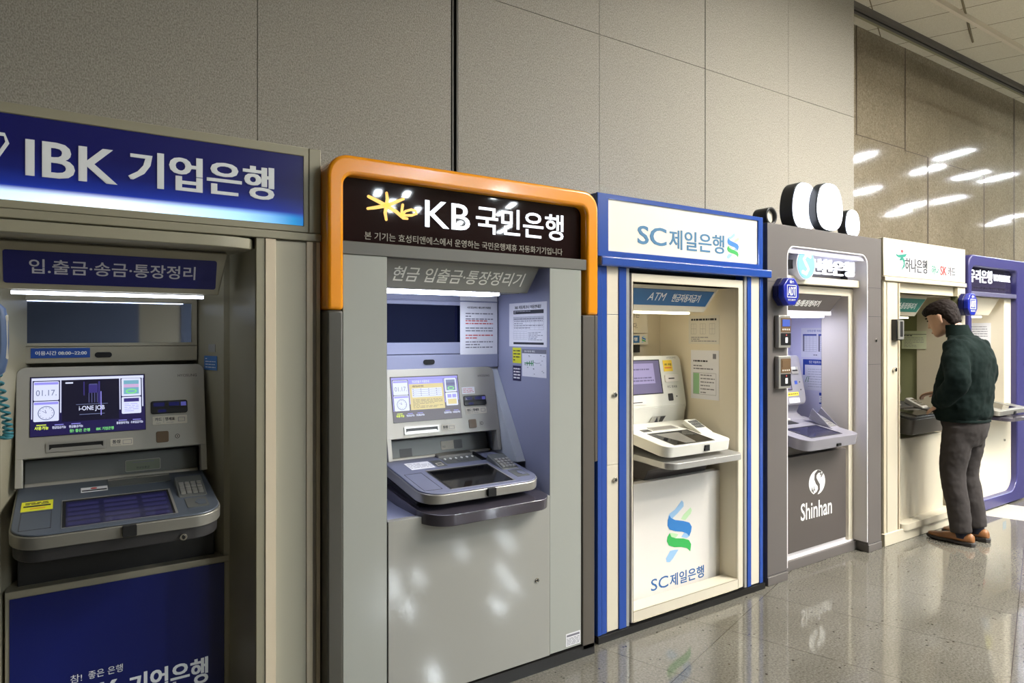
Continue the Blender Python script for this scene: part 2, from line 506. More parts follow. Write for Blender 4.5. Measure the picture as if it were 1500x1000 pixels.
    def build(s, name, parent=None, bevel=0.0, seg=2, fix=True, smooth=0.6, label=None):
        org = Vector((0, 0, 0)); q = parent
        while q is not None:
            org += q.location; q = q.parent
        me = bpy.data.meshes.new(name)
        me.from_pydata([tuple(p - org) for p in s.v], [], s.f)
        for m in s.mats:
            me.materials.append(m)
        me.polygons.foreach_set('material_index', s.m)
        me.update()
        if fix:
            b = bmesh.new(); b.from_mesh(me)
            bmesh.ops.recalc_face_normals(b, faces=b.faces)
            b.to_mesh(me); b.free()
        if smooth:
            me.shade_smooth(); me.set_sharp_from_angle(angle=smooth)
        o = bpy.data.objects.new(name, me)
        COL.objects.link(o)
        o.parent = parent
        if bevel:
            md = o.modifiers.new('edge', 'BEVEL')
            md.width = bevel; md.segments = seg; md.limit_method = 'ANGLE'; md.angle_limit = 0.7
        if label:
            o['label'] = label
        return o

def tag(o, label, cat, group=None):
    o['label'] = label; o['category'] = cat
    if group:
        o['group'] = group
    return o

def thing(name, label, cat, loc, group=None):
    o = bpy.data.objects.new(name, None)
    o.empty_display_size = 0.1
    o.location = loc
    COL.objects.link(o)
    return tag(o, label, cat, group)

def structure(o):
    o['kind'] = 'structure'
    return o

def one(mb, name, loc_label, cat, group=None, **k):
    # a thing that is a single mesh; its origin goes to its own middle
    o = mb.build(name, None, **k)
    c = sum((Vector(v.co) for v in o.data.vertices), Vector()) / len(o.data.vertices)
    o.data.transform(Matrix.Translation(-c)); o.location = c
    return tag(o, loc_label, cat, group)

# ------------------------------------------------------------------ the hall
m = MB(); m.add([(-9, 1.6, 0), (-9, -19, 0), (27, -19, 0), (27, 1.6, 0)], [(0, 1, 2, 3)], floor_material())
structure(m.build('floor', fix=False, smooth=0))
m = MB(); m.box(Fr((0, 0, 0), (1, 0, 0), (0, 1, 0)), -9, 27, -19, 1.6, CEIL, CEIL + 0.1, ceiling_material())
structure(m.build('ceiling', smooth=0))

FAB = fabric_material()
FRAMEM = mat('dark_seam_metal', (62, 60, 52), 0.5, 0.3)
yw = 0.89
m = MB()
xs = [-9, -2.42, -1.35, -0.30, 0.747, 1.803, 1.847, 2.91, 3.948, 4.977, 5.969]
for a, b in zip(xs[:-1], xs[1:]):
    if b - a < 0.1:
        continue
    g = 0.0018
    for z0, z1 in ((0, 3.478), (3.482, CEIL)):
        m.box(FRONT, a + g, b - g, z0, z1, -yw - 0.04, -yw, FAB)
m.box(FRONT, -9, 5.95, 0, CEIL, -yw - 0.10, -yw - 0.041, FRAMEM)
structure(m.build('wall_back', smooth=0))
m = MB()
m.box(FRONT, 1.806, 1.815, 0, CEIL, -yw - 0.04, -yw + 0.006, FRAMEM)
m.box(FRONT, 1.834, 1.844, 0, CEIL, -yw - 0.04, -yw + 0.006, FRAMEM)
m.box(FRONT, 1.815, 1.834, 0, CEIL, -yw - 0.041, -yw - 0.02, BLACK)
structure(m.build('trim_1', smooth=0))
m = MB(); m.box(FRONT, 3.944, 3.951, 0, CEIL, -yw - 0.04, -yw + 0.002, FRAMEM)
structure(m.build('trim_2', smooth=0))

# polished stone wall beyond the fabric wall
STONE = stone_material()
JOINT = mat('stone_joint', (74, 60, 40), 0.7)
JOINT_F = mat('stone_hairline', (128, 114, 90), 0.7)
ys = 1.29
m = MB(); m.box(FRONT, 5.2, 27, 0, CEIL, -ys - 0.1, -ys, STONE)
def joint(x0, x1, z0, z1, mm=JOINT):
    m.rect(FRONT, x0, x1, z0, z1, -ys + 0.002, mm)
joint(6.715, 6.735, 3.55, CEIL)
joint(7.70, 7.72, 3.53, CEIL)
joint(8.21, 8.24, 0, 3.53)
joint(9.67, 9.70, 0, 3.51)
joint(10.58, 10.62, 0, CEIL)
joint(6.70, 7.72, 3.545, 3.553); joint(7.7, 8.24, 3.528, 3.536); joint(8.74, 9.70, 3.512, 3.520)
for x in (7.25, 7.715, 8.72, 9.2):
    joint(x, x + 0.005, 0, 3.5, JOINT_F)
for x in (8.72, 9.2, 12.2, 13.7, 15.2):
    joint(x, x + 0.006, 3.5, CEIL, JOINT_F)
structure(m.build('wall_far', fix=False, smooth=0))

HALLW = mat('hall_wall_paint', (150, 148, 142), 0.7)
HALLD = mat('hall_wall_dark', (96, 102, 116), 0.6)
m = MB(); m.box(FRONT, -9.2, -9, 0, CEIL, -1.6, 19, HALLD); structure(m.build('wall_left', smooth=0))
m = MB(); m.box(FRONT, 27, 27.2, 0, CEIL, -1.6, 19, HALLW); structure(m.build('wall_right', smooth=0))
m = MB(); m.box(FRONT, -9, 27, 0, CEIL, 19, 19.2, HALLW)
m.box(FRONT, -9, 1.65, 0, CEIL, 18.9, 19, HALLD); m.box(FRONT, 1.65, 2.75, 0, CEIL, 18.95, 19, mat('tan_hall_wall', (176, 160, 128), 0.7)); m.box(FRONT, 2.75, 5.0, 0, CEIL, 18.9, 19, HALLD); structure(m.build('wall_front', smooth=0))

# ceiling grooves running along the wall
RAILD = mat('dark_groove', (92, 88, 82), 0.5)
RAILL = mat('lit_groove_side', (150, 146, 116), 0.6)  # light on the groove's side, put in as a paler colour
m = MB()
m.box(FRONT, 5.0, 27, CEIL - 0.055, CEIL, -1.10, -1.02, RAILD)
m.box(FRONT, 5.0, 27, CEIL - 0.03, CEIL, -1.16, -1.105, RAILL)
m.box(FRONT, 5.0, 27, CEIL - 0.062, CEIL - 0.055, -1.062, -1.052, BLACK)
structure(m.build('trim_3', smooth=0))
m = MB()
m.box(FRONT, 5.0, 27, CEIL - 0.05, CEIL, -0.58, -0.545, mat('pale_ceiling_rail', (214, 204, 184), 0.5))
m.box(FRONT, 5.0, 27, CEIL - 0.02, CEIL, -0.605, -0.585, mat('brown_shadow_gap', (80, 66, 40), 0.7))
structure(m.build('trim_4', smooth=0))
m = MB(); m.tube([(6.62, 0.36, CEIL - 0.006), (7.05, 0.45, CEIL - 0.006), (8.15, 0.80, CEIL - 0.006)], 0.010, mat('ceiling_crack', (120, 110, 84), 0.8), 6)
structure(m.build('trim_5', smooth=0))

# linear luminaires, turned with the hall's grid
LAMPS = [(12.92, -0.43), (13.68, -1.20), (14.89, -0.96), (15.59, -0.76), (14.55, -2.86), (17.11, -2.31), (17.17, -3.10),
         (17.92, -3.87), (11.74, -1.47), (21.93, -3.12), (21.05, -2.39),
         (5.70, -11.63), (6.30, -11.42), (9.32, -12.2), (9.2, -14.2), (10.7, -14.0), (8.98, -11.2), (8.05, -10.4), (6.74, -13.3),
         (7.31, -13.0), (6.38, -12.4), (5.44, -8.43), (10.99, -14.8), (6.05, -5.2), (8.6, -6.2), (7.4, -3.0), (5.2, -2.6), (9.4, -3.6),
         (4.9, -2.0), (4.6, -3.8), (6.4, -2.7), (8.3, -2.4), (6.2, -4.0)]  # the near lamps are unseen, added to brighten the back wall
def luminaire(i, x, y):
    a = math.radians(107.8)
    U = Vector((math.cos(a), math.sin(a), 0)); V = Vector((U.y, -U.x, 0))
    F = Fr((x, y, CEIL - 0.001), U, V)                # w points down
    t = thing('ceiling_lamp', 'linear fluorescent ceiling lamp with a white diffuser in the hall ceiling', 'ceiling lamp', (x, y, CEIL), 'linear lamps in the hall ceiling')
    b = MB(); b.frame(F, -0.34, 0.34, -0.085, 0.085, 0.02, 0, 0.03, mat('lamp_housing', (225, 222, 214), 0.5)); b.build('lamp_housing', t, smooth=0)
    b = MB(); b.box(F, -0.32, 0.32, -0.065, 0.065, 0.002, 0.012, LUMI_ADDED if y > -4.5 and x < 10 else LUMI); b.build('diffuser', t, smooth=0)
for i, (x, y) in enumerate(LAMPS):
    luminaire(i, x, y)

# ------------------------------------------------------------------ shared bits
def paper_lines(b, F, u0, u1, v0, v1, n, m, w, frac=0.45, rnd=True):
    h = (v1 - v0) / n
    for i in range(n):
        zz = v1 - (i + 0.5) * h
        uu = u0
        while uu < u1 - 0.004:
            l = random.uniform(0.008, 0.03) if rnd else u1 - u0
            e = min(uu + l, u1)
            b.rect(F, uu, e, zz - h * frac / 2, zz + h * frac / 2, w, m)
            uu = e + 0.004
            if rnd and random.random() < 0.08:
                break

def grid(b, F, u0, u1, v0, v1, nu, nv, t, w, m):
    for i in range(nu + 1):
        x = u0 + (u1 - u0) * i / nu
        b.rect(F, x - t / 2, x + t / 2, v0, v1, w, m)
    for i in range(nv + 1):
        z = v0 + (v1 - v0) * i / nv
        b.rect(F, u0, u1, z - t / 2, z + t / 2, w, m)

def slanted(x0, x1, ztop, zbot, ytop, ybot):
    return Fr((0, ybot, zbot), (1, 0, 0), (0, ytop - ybot, ztop - zbot))

def liner(t, prof, x0, x1, z0, z1, mm, y1, name='recess_liner', ceil=True, floor_=True):
    """prof: list of (inset, y) from the mouth inwards, mirrored left and right, closed at y1."""
    b = MB()
    pts = prof
    for (i0, ya), (i1, yb) in zip(pts[:-1], pts[1:]):
        for sgn, xx in ((1, x0), (-1, x1)):
            b.add([(xx + sgn * i0, ya, z0), (xx + sgn * i1, yb, z0), (xx + sgn * i1, yb, z1), (xx + sgn * i0, ya, z1)], [(0, 1, 2, 3)], mm)
    L = [(x0 + i, y) for i, y in pts]; R = [(x1 - i, y) for i, y in pts]
    ring = L + R[::-1]
    if ceil:
        b.add([(x, y, z1) for x, y in ring], [tuple(range(len(ring)))], mm)
    if floor_:
        b.add([(x, y, z0) for x, y in ring], [tuple(range(len(ring)))], mm)
    b.add([(L[-1][0], y1, z0), (R[-1][0], y1, z0), (R[-1][0], y1, z1), (L[-1][0], y1, z1)], [(0, 1, 2, 3)], mm)
    return b.build(name, t, fix=False, smooth=0)

KG = 'cash machine kiosks in a row along the wall'
MG = 'cash machines set into the kiosks'
NG = 'notices stuck up inside the kiosks'

# ------------------------------------------------------------------ the grey-blue machine (first and second kiosk)
def machine_screen(b, F, u0, u1, v0, v1, style):
    W = u1 - u0; H = v1 - v0
    def R(a, c, d, e, w, mm):
        b.rect(F, u0 + a * W, u0 + d * W, v0 + c * H, v0 + e * H, w, mm)
    def T(s, a, c, d, e, mm, bold=0.0, w=0.0034):
        b.text(F, s, u0 + a * W, u0 + d * W, v0 + c * H, v0 + e * H, w, mm, bold)
    k = style == 'navy'
    R(0, 0, 1, 1, 0.0016, S_NAVY if k else S_BROWN)
    R(0.008, 0.94, 0.99, 0.985, 0.0022, S_WHITE if k else S_LILAC)
    R(0.008, 0.29 if k else 0.24, 0.016, 0.96, 0.0022, S_WHITE if k else S_LILAC)
    R(0.975, 0.42, 0.985, 0.96, 0.0022, S_WHITE if k else S_LILAC)
    R(0.245, 0.38, 0.255, 0.96, 0.0022, S_WHITE if k else S_LILAC)
    R(0.765, 0.38, 0.775, 0.96, 0.0022, S_WHITE if k else S_LILAC)
    for c, e in ((0.60, 0.925), (0.245, 0.585)):
        b.poly(F, rrect(u0 + 0.025 * W, u0 + 0.235 * W, v0 + c * H, v0 + e * H, 0.004), 0.0016, 0.0026, S_WHITE)
    R(0.03, 0.87, 0.23, 0.91, 0.003, S_LILAC); R(0.03, 0.53, 0.23, 0.57, 0.003, S_LILAC)
    T('01.17.', 0.045, 0.68, 0.215, 0.78, S_GREY)
    cu, cv = u0 + 0.13 * W, v0 + 0.385 * H
    b.ring(F, [(cu + 0.024 * math.cos(i * 0.2618), cv + 0.024 * math.sin(i * 0.2618)) for i in range(24)],
           [(cu + 0.0215 * math.cos(i * 0.2618), cv + 0.0215 * math.sin(i * 0.2618)) for i in range(24)], 0.0026, 0.0032, S_GREY)
    for i in range(12):
        a = i * math.pi / 6
        b.disc(F, cu + 0.018 * math.cos(a), cv + 0.018 * math.sin(a), 0.0012, 0.0012, 0.0026, 0.0032, S_INK, 8)
    b.stroke(F, [(cu, cv), (cu - 0.003, cv + 0.010)], 0.0016, 0.0026, 0.0034, S_INK)
    b.stroke(F, [(cu, cv), (cu - 0.011, cv + 0.007)], 0.0012, 0.0026, 0.0034, S_INK)
    for c, e in ((0.615, 0.935), (0.30, 0.60)):
        b.poly(F, rrect(u0 + 0.785 * W, u0 + 0.965 * W, v0 + c * H, v0 + e * H, 0.004), 0.0016, 0.0026, S_WHITE)
    R(0.805, 0.65, 0.945, 0.90, 0.003, S_TEAL if k else S_GREY)
    R(0.805, 0.77, 0.945, 0.83, 0.0032, S_PINK if k else S_INK)
    b.ring(F, [(u0 + 0.875 * W + 0.018 * math.cos(i * 0.5236), v0 + 0.70 * H + 0.009 * math.sin(i * 0.5236)) for i in range(12)],
           [(u0 + 0.875 * W + 0.013 * math.cos(i * 0.5236), v0 + 0.70 * H + 0.005 * math.sin(i * 0.5236)) for i in range(12)], 0.003, 0.0035, S_GREEN)
    if k:
        R(0.26, 0.22, 0.76, 0.935, 0.0024, S_DARK)
        R(0.805, 0.51, 0.945, 0.575, 0.0032, S_VIOLET)
        paper_lines(b, F, u0 + 0.81 * W, u0 + 0.94 * W, v0 + 0.33 * H, v0 + 0.49 * H, 5, S_LILAC, 0.0032, 0.25)
        T('i-ONE JOB', 0.405, 0.375, 0.63, 0.475, S_WHITE, 0.02)
        R(0.38, 0.50, 0.66, 0.508, 0.003, S_GREY); R(0.41, 0.325, 0.63, 0.335, 0.003, S_GREY)
        R(0.29, 0.875, 0.355, 0.90, 0.003, S_WHITE)
        # the picture of a chair in a beam of light
        R(0.445, 0.66, 0.455, 0.90, 0.0028, S_VIOLET); R(0.575, 0.5, 0.59, 0.9, 0.0028, S_VIOLET)
        R(0.49, 0.70, 0.57, 0.85, 0.0028, S_VIOLET); R(0.495, 0.845, 0.565, 0.86, 0.003, S_INK)
        for x in (0.49, 0.515, 0.54, 0.563):
            R(x, 0.53, x + 0.006, 0.70, 0.003, S_INK)
        R(0.595, 0.30, 0.603, 0.72, 0.0031, S_LILAC)
        T('참! 좋은 은행', 0.325, 0.03, 0.50, 0.085, S_GREEN, 0.03)
        T('IBK 기업은행', 0.555, 0.035, 0.71, 0.09, S_GREEN, 0.03)
    else:
        R(0.255, 0.25, 0.76, 0.935, 0.0022, S_TAN)
        R(0.255, 0.83, 0.76, 0.935, 0.0026, S_LILAC)
        T('현금인출기 이용안내', 0.30, 0.85, 0.55, 0.91, S_WHITE, 0.02)
        T('이용가능시간 안내', 0.30, 0.755, 0.46, 0.80, S_BROWN, 0.02)
        R(0.29, 0.53, 0.73, 0.73, 0.003, S_WHITE)
        for i in range(4):
            R(0.30, 0.555 + i * 0.045, 0.72, 0.562 + i * 0.045, 0.0034, S_GREY)
            for j in range(4):
                R(0.30 + j * 0.115, 0.567 + i * 0.045, 0.312 + j * 0.115, 0.583 + i * 0.045, 0.0034, S_VIOLET)
        paper_lines(b, F, u0 + 0.29 * W, u0 + 0.73 * W, v0 + 0.28 * H, v0 + 0.49 * H, 7, S_BROWN, 0.003, 0.3)
        R(0.81, 0.33, 0.945, 0.45, 0.0032, S_TAN); R(0.81, 0.48, 0.87, 0.56, 0.0032, S_LILAC); R(0.885, 0.48, 0.945, 0.56, 0.0032, S_LILAC)
    T('사용가능', 0.035, 0.105, 0.15, 0.165, S_YEL, 0.03)
    R(0.05, 0.18, 0.13, 0.192, 0.003, S_YEL)
    for i, (a, d, s) in enumerate(((0.18, 0.295, '현금입금가능'), (0.32, 0.44, '현금출금가능'), (0.735, 0.85, '통장정리가능'), (0.865, 0.98, '수표입금가능'))):
        T(s, a, 0.11 + 0.01 * (i > 1), d, 0.155 + 0.01 * (i > 1), S_WHITE, 0.03)
        R(a + 0.02, 0.172 + 0.01 * (i > 1), d - 0.02, 0.184 + 0.01 * (i > 1), 0.003, S_LILAC)

def blue_grey_machine(label, cx, dy, dz, style):
    k = style == 'navy'
    t = thing('cash_machine', label, 'cash machine', (cx, 0.3 + dy, 0.67 + dz if k else 0.78), MG)
    F = Fr((cx, 0.30 + dy, 1.06 + dz), (1, 0, 0), (0, 0.07, 0.325))
    T = Fr((cx, -0.01 + dy, 0.918 + dz), (1, 0, 0), (0, 0.31, 0.047))
    b = MB()
    b.box(F, -0.297, 0.29, 0.02, 0.332, -0.05, 0, GREY_L, (0.002, 0.002, 0.028, 0.028))
    b.box(F, -0.297, -0.276, -0.075, 0.021, -0.05, 0, GREY_L)
    b.box(F, 0.270, 0.29, -0.075, 0.021, -0.05, 0, GREY_L)
    b.build('fascia', t, 0.004, 3)
    b = MB()
    b.box(F, -0.276, 0.270, -0.10, 0.022, -0.14, -0.095, GREY_DK)
    b.box(F, -0.276, 0.270, -0.10, -0.06, -0.095, -0.075, GREY_L)
    b.build('lower_band', t, 0.004, 2)
    b = MB()
    b.box(FRONT, cx - 0.28, cx + 0.275, 0.665 if k else 0.80, 1.36 + dz, -0.59 if k else -0.54, -0.45 if k else -0.42, CHAR)
    b.build('shell', t, 0.004)
    b = MB()
    b.box(F, -0.259, 0.088, 0.091, 0.298, 0, 0.0015, SLOT)
    machine_screen(b, F, -0.257, 0.086, 0.093, 0.296, style)
    b.build('screen', t, 0, smooth=0, fix=False)
    # passbook slot
    b = MB()
    b.frame(F, -0.212, -0.038, 0.036, 0.070, 0.008, 0, 0.005, SILVER, 0.003)
    b.rect(F, -0.206, -0.044, 0.042, 0.064, 0.0006, SLOT)
    b.poly(F, [(-0.205, 0.042), (-0.045, 0.042), (-0.053, 0.05), (-0.196, 0.05)], 0, 0.003, SILVER)
    b.build('passbook_slot', t)
    b = MB()
    b.box(F, -0.024, 0.046, 0.040, 0.066, 0, 0.0015, LABEL_P, 0.003)
    b.text(F, '통장', -0.018, 0.008, 0.049, 0.062, 0.0018, INK_D, 0.03)
    b.text(F, 'Passbook', -0.019, 0.009, 0.043, 0.047, 0.0018, INK)
    b.frame(F, 0.014, 0.042, 0.045, 0.060, 0.0012, 0.0015, 0.002, INK)
    b.build('passbook_label', t, smooth=0)
    b = MB()
    b.box(F, 0.105, 0.228, 0.146, 0.194, 0, 0.006, SLOT, 0.008)
    b.rect(F, 0.112, 0.160, 0.166, 0.170, 0.0064, BLACK); b.rect(F, 0.168, 0.216, 0.166, 0.170, 0.0064, BLACK)
    b.rect(F, 0.114, 0.150, 0.173, 0.187, 0.0064, READER); b.rect(F, 0.165, 0.200, 0.173, 0.187, 0.0064, READER)
    b.rect(F, 0.128, 0.155, 0.151, 0.161, 0.0064, READER); b.rect(F, 0.205, 0.223, 0.172, 0.187, 0.0064, mat('reader_light', (60, 60, 110), 0.2, emit=(90, 90, 170), es=0.5))
    b.build('card_slot', t, 0.002)
    b = MB()
    b.box(F, 0.110, 0.226, 0.106, 0.137, 0, 0.0015, LABEL_P, 0.003)
    b.text(F, '카드', 0.118, 0.140, 0.119, 0.132, 0.0018, INK_D, 0.02)
    b.text(F, '명세표', 0.152, 0.184, 0.119, 0.132, 0.0018, INK_D, 0.02)
    b.text(F, 'Card', 0.121, 0.135, 0.110, 0.1145, 0.0018, INK); b.text(F, 'Receipt', 0.156, 0.180, 0.110, 0.1145, 0.0018, INK)
    b.rect(F, 0.146, 0.147, 0.112, 0.131, 0.0018, INK)
    b.frame(F, 0.195, 0.218, 0.114, 0.130, 0.0014, 0.0015, 0.002, INK)
    b.build('card_label', t, smooth=0)
    b = MB(); b.box(F, 0.121, 0.162, 0.040, 0.081, 0, 0.003, BRONZE, 0.006); b.build('barcode_reader', t, 0.001)
    b = MB()
    b.box(F, 0.180, 0.216, 0.047, 0.071, 0, 0.0015, GREY_L, 0.004)
    b.disc(F, 0.191, 0.059, 0.008, 0.008, 0.0015, 0.0025, INK_D)
    b.ring(F, [(0.191 + 0.0055 * math.cos(a * 0.5236), 0.059 + 0.0055 * math.sin(a * 0.5236)) for a in range(12)],
           [(0.191 + 0.003 * math.cos(a * 0.5236), 0.059 + 0.003 * math.sin(a * 0.5236)) for a in range(12)], 0.0025, 0.003, LABEL_P)
    b.build('earphone_jack', t, smooth=0)
    b = MB(); b.text(F, 'HYOSUNG', 0.198, 0.264, 0.283, 0.293, 0.0008, INK_D); b.build('maker_lettering', t, smooth=0)
    if not k:
        b = MB(); b.box(F, 0.102, 0.172, 0.203, 0.236, 0, 0.001, PAPER, 0.002)
        paper_lines(b, F, 0.108, 0.166, 0.208, 0.231, 3, INK_R, 0.0014, 0.3); b.build('sticker', t, smooth=0)
    # label on the lower band
    Fl = Fr(F.P(0, 0, -0.095), (1, 0, 0), (0, 0.07, 0.325))
    b = MB()
    if k:
        b.box(Fl, 0.028, 0.140, -0.050, -0.012, 0, 0.002, SUBPANEL, 0.004)
        b.frame(Fl, 0.026, 0.142, -0.052, -0.010, 0.002, 0, 0.003, GREY_L, 0.005)
        b.text(Fl, '현금입출금', 0.062, 0.105, -0.044, -0.036, 0.0024, INK_D); b.rect(Fl, 0.05, 0.12, -0.021, -0.018, 0.0024, INK)
    else:
        b.box(Fl, 0.012, 0.085, -0.045, -0.004, 0, 0.002, LABEL_P, 0.006); b.box(Fl, 0.080, 0.125, -0.045, -0.004, 0, 0.0025, CHAR, 0.004)
        b.text(Fl, '현금', 0.018, 0.034, -0.036, -0.026, 0.0024, INK_D)
    b.build('cash_label', t, smooth=0)
    if not k:
        b = MB(); b.box(Fl, -0.20, -0.14, -0.06, -0.022, 0, 0.0015, CHAR); b.build('sensor_plate', t, smooth=0)
    # tray
    tw = TRAYBLUE if k else TRAYBLUE_K
    b = MB(); b.box(T, -0.292, 0.284, -0.055, 0.43, -0.006, 0, tw, (0.085, 0.085, 0.003, 0.003), 10); b.build('tray_top', t, 0.003)
    b = MB(); b.box(T, -0.296, 0.288, -0.059, 0.43, -0.046, -0.006, SILVER if not k else GREY_M, (0.088, 0.088, 0.003, 0.003), 10)
    b.build('tray_rim', t, 0.004)
    b = MB()
    b.frame(T, -0.166, 0.152, -0.028, 0.206, 0.006, 0, 0.0015, SILVER, 0, 0, (0.001, 0.007, 0.001, 0.007))
    b.rect(T, -0.164, 0.150, -0.027, 0.204, 0.0006, BLACK)
    if k:
        b.rect(T, -0.155, 0.138, -0.026, 0.186, 0.0009, LCD)
        for i in range(5):
            for x0, x1 in ((-0.150, -0.065), (-0.050, 0.045), (0.060, 0.130)):
                b.rect(T, x0, x1, -0.015 + i * 0.039, 0.010 + i * 0.039, 0.0012, LCD2)
    else:
        b.rect(T, -0.155, 0.138, -0.026, 0.186, 0.0009, LCD_K)
    b.build('touch_display', t, smooth=0, fix=False)
    b = MB()
    if k:
        b.box(T, -0.03, 0.165, 0.285, 0.355, 0, 0.002, GREY_DK); b.box(T, -0.03, 0.165, 0.348, 0.358, 0, 0.006, SILVER)
        b.build('cash_slot', t)
    else:
        b.rect(T, -0.03, 0.165, 0.255, 0.385, 0.0006, GREY_DK)
        b.box(T, -0.03, 0.150, 0.345, 0.385, 0, 0.010, SILVER)
        for i in range(6):
            b.disc(T, -0.012 + i * 0.029, 0.315, 0.005, 0.008, 0, 0.004, WHITE, 10)
        b.text(T, '현금투입', 0.03, 0.09, 0.268, 0.285, 0.002, INK_D)
        b.poly(T, [(0.15, 0.255), (0.175, 0.255), (0.175, 0.385), (0.15, 0.385)], 0, 0.004, SLOT)
        b.build('cash_slot', t, smooth=0)
    kp = MB()
    K = Fr(T.P(0.215, 0.115, 0.004), (1, 0, 0), (T.V * 1.0 + T.N * 0.18))
    kp.box(K, -0.045, 0.045, -0.012, 0.132, -0.03, 0, GREY_DK, 0.008); kp.build('keypad', t, 0.003)
    kq = MB()
    for i in range(4):
        for j in range(4):
            kq.box(K, -0.036 + i * 0.019, -0.021 + i * 0.019, 0.004 + j * 0.021, 0.019 + j * 0.021, 0, 0.005, SILVER)
    kq.build('keys', t.children[-1], 0.001)
    b = MB(); b.box(T, 0.185, 0.252, 0.003, 0.088, 0, 0.0015, GREY_DK, 0.004); b.poly(T, [(0.222, 0.02), (0.245, 0.02), (0.245, 0.06), (0.222, 0.07), (0.212, 0.045)], 0, 0.003, tw)
    b.build('card_tap_pad', t, smooth=0)
    b = MB(); b.frame(T, -0.272, -0.192, -0.01, 0.135 if k else 0.19, 0.0012, 0, 0.0008, CHAR); b.build('seam', t, smooth=0)
    b = MB()
    if k:
        b.box(T, -0.274, -0.190, 0.145, 0.228, 0, 0.001, YELLOW)
        b.rect(T, -0.268, -0.196, 0.178, 0.190, 0.0014, INK_D); paper_lines(b, T, -0.264, -0.2, 0.197, 0.218, 2, INK_D, 0.0014, 0.6); b.rect(T, -0.25, -0.21, 0.160, 0.166, 0.0014, ORANGE_P)
        b.build('sticker', t, smooth=0, label='yellow sticker')
        b = MB(); b.box(T, -0.113, -0.034, 0.262, 0.306, 0, 0.001, PAPER); b.rect(T, -0.110, -0.037, 0.268, 0.280, 0.0014, INK_D)
        b.disc(T, -0.075, 0.292, 0.010, 0.008, 0.001, 0.0015, INK_R); b.build('sticker', t, smooth=0, label='white sticker with a red mark')
    else:
        b.box(T, -0.215, -0.100, 0.235, 0.320, 0, 0.001, PAPER); paper_lines(b, T, -0.21, -0.105, 0.245, 0.31, 4, INK, 0.0014, 0.3)
        b.build('sticker', t, smooth=0)
        b = MB(); b.box(T, -0.09, -0.04, 0.235, 0.32, 0, 0.001, GREY_DK); b.frame(T, -0.08, -0.05, 0.25, 0.28, 0.003, 0.001, 0.002, LABEL_P); b.build('card_symbol_plate', t, smooth=0)
    b = MB(); E = Fr((cx, -0.01 + dy - 0.0655, 0.918 + dz), (1, 0, 0), (0, 0, 1))
    b.box(E, -0.008, 0.031, -0.048, -0.014, -0.01, 0.003, BLACK, 0.004); b.build('proximity_sensor', t, 0.001)
    if k:
        b = MB(); b.box(T, -0.288, 0.280, -0.050, 0.42, -0.088, -0.046, CHAR, (0.08, 0.08, 0.003, 0.003), 10); b.build('tray_underside', t, 0.003)
        b = MB(); E2 = Fr((cx, -0.056, 0), (1, 0, 0), (0, 0, 1))
        b.disc(E2, 0.165, 0.838, 0.011, 0.011, -0.01, 0.004, CHROME); b.disc(E2, 0.165, 0.838, 0.005, 0.007, 0.004, 0.006, SLOT); b.build('lock', t, 0.001)
        b = MB(); b.box(FRONT, cx - 0.29, cx + 0.315, 0.657, 0.885, -0.42, -0.285, DARKBOX); b.build('lower_box', t, 0.004)
    else:
        LIPM_ = mat('glossy_grey_bumper', (78, 74, 84), 0.14, 0.2, coat=0.5)
        Lf = Fr((cx, -0.01 + dy, 0.845 + dz), (1, 0, 0), (0, 0.31, 0.030))
        b = MB(); b.box(Lf, -0.30, 0.31, -0.105, 0.36, -0.050, -0.003, LIPM_, (0.12, 0.08, 0.003, 0.003), 10); b.build('bumper_shelf', t, 0.012, 3)
        b = MB(); b.prism_x([(0.02, 0.815), (0.36, 0.86), (0.36, 0.785), (0.14, 0.785), (0.05, 0.755)], cx - 0.27, cx + 0.25, SLOT); b.build('tray_underside', t, 0.006)
        # slanted apron filling the recess around the fascia
        b = MB(); b.prism_x([(0.398, 1.36), (0.13, 0.90), (0.398, 0.88)], 1.742, 1.7895, mat('pale_blue_grey_apron', (188, 194, 200), 0.4)); b.build('apron', t)
    return t

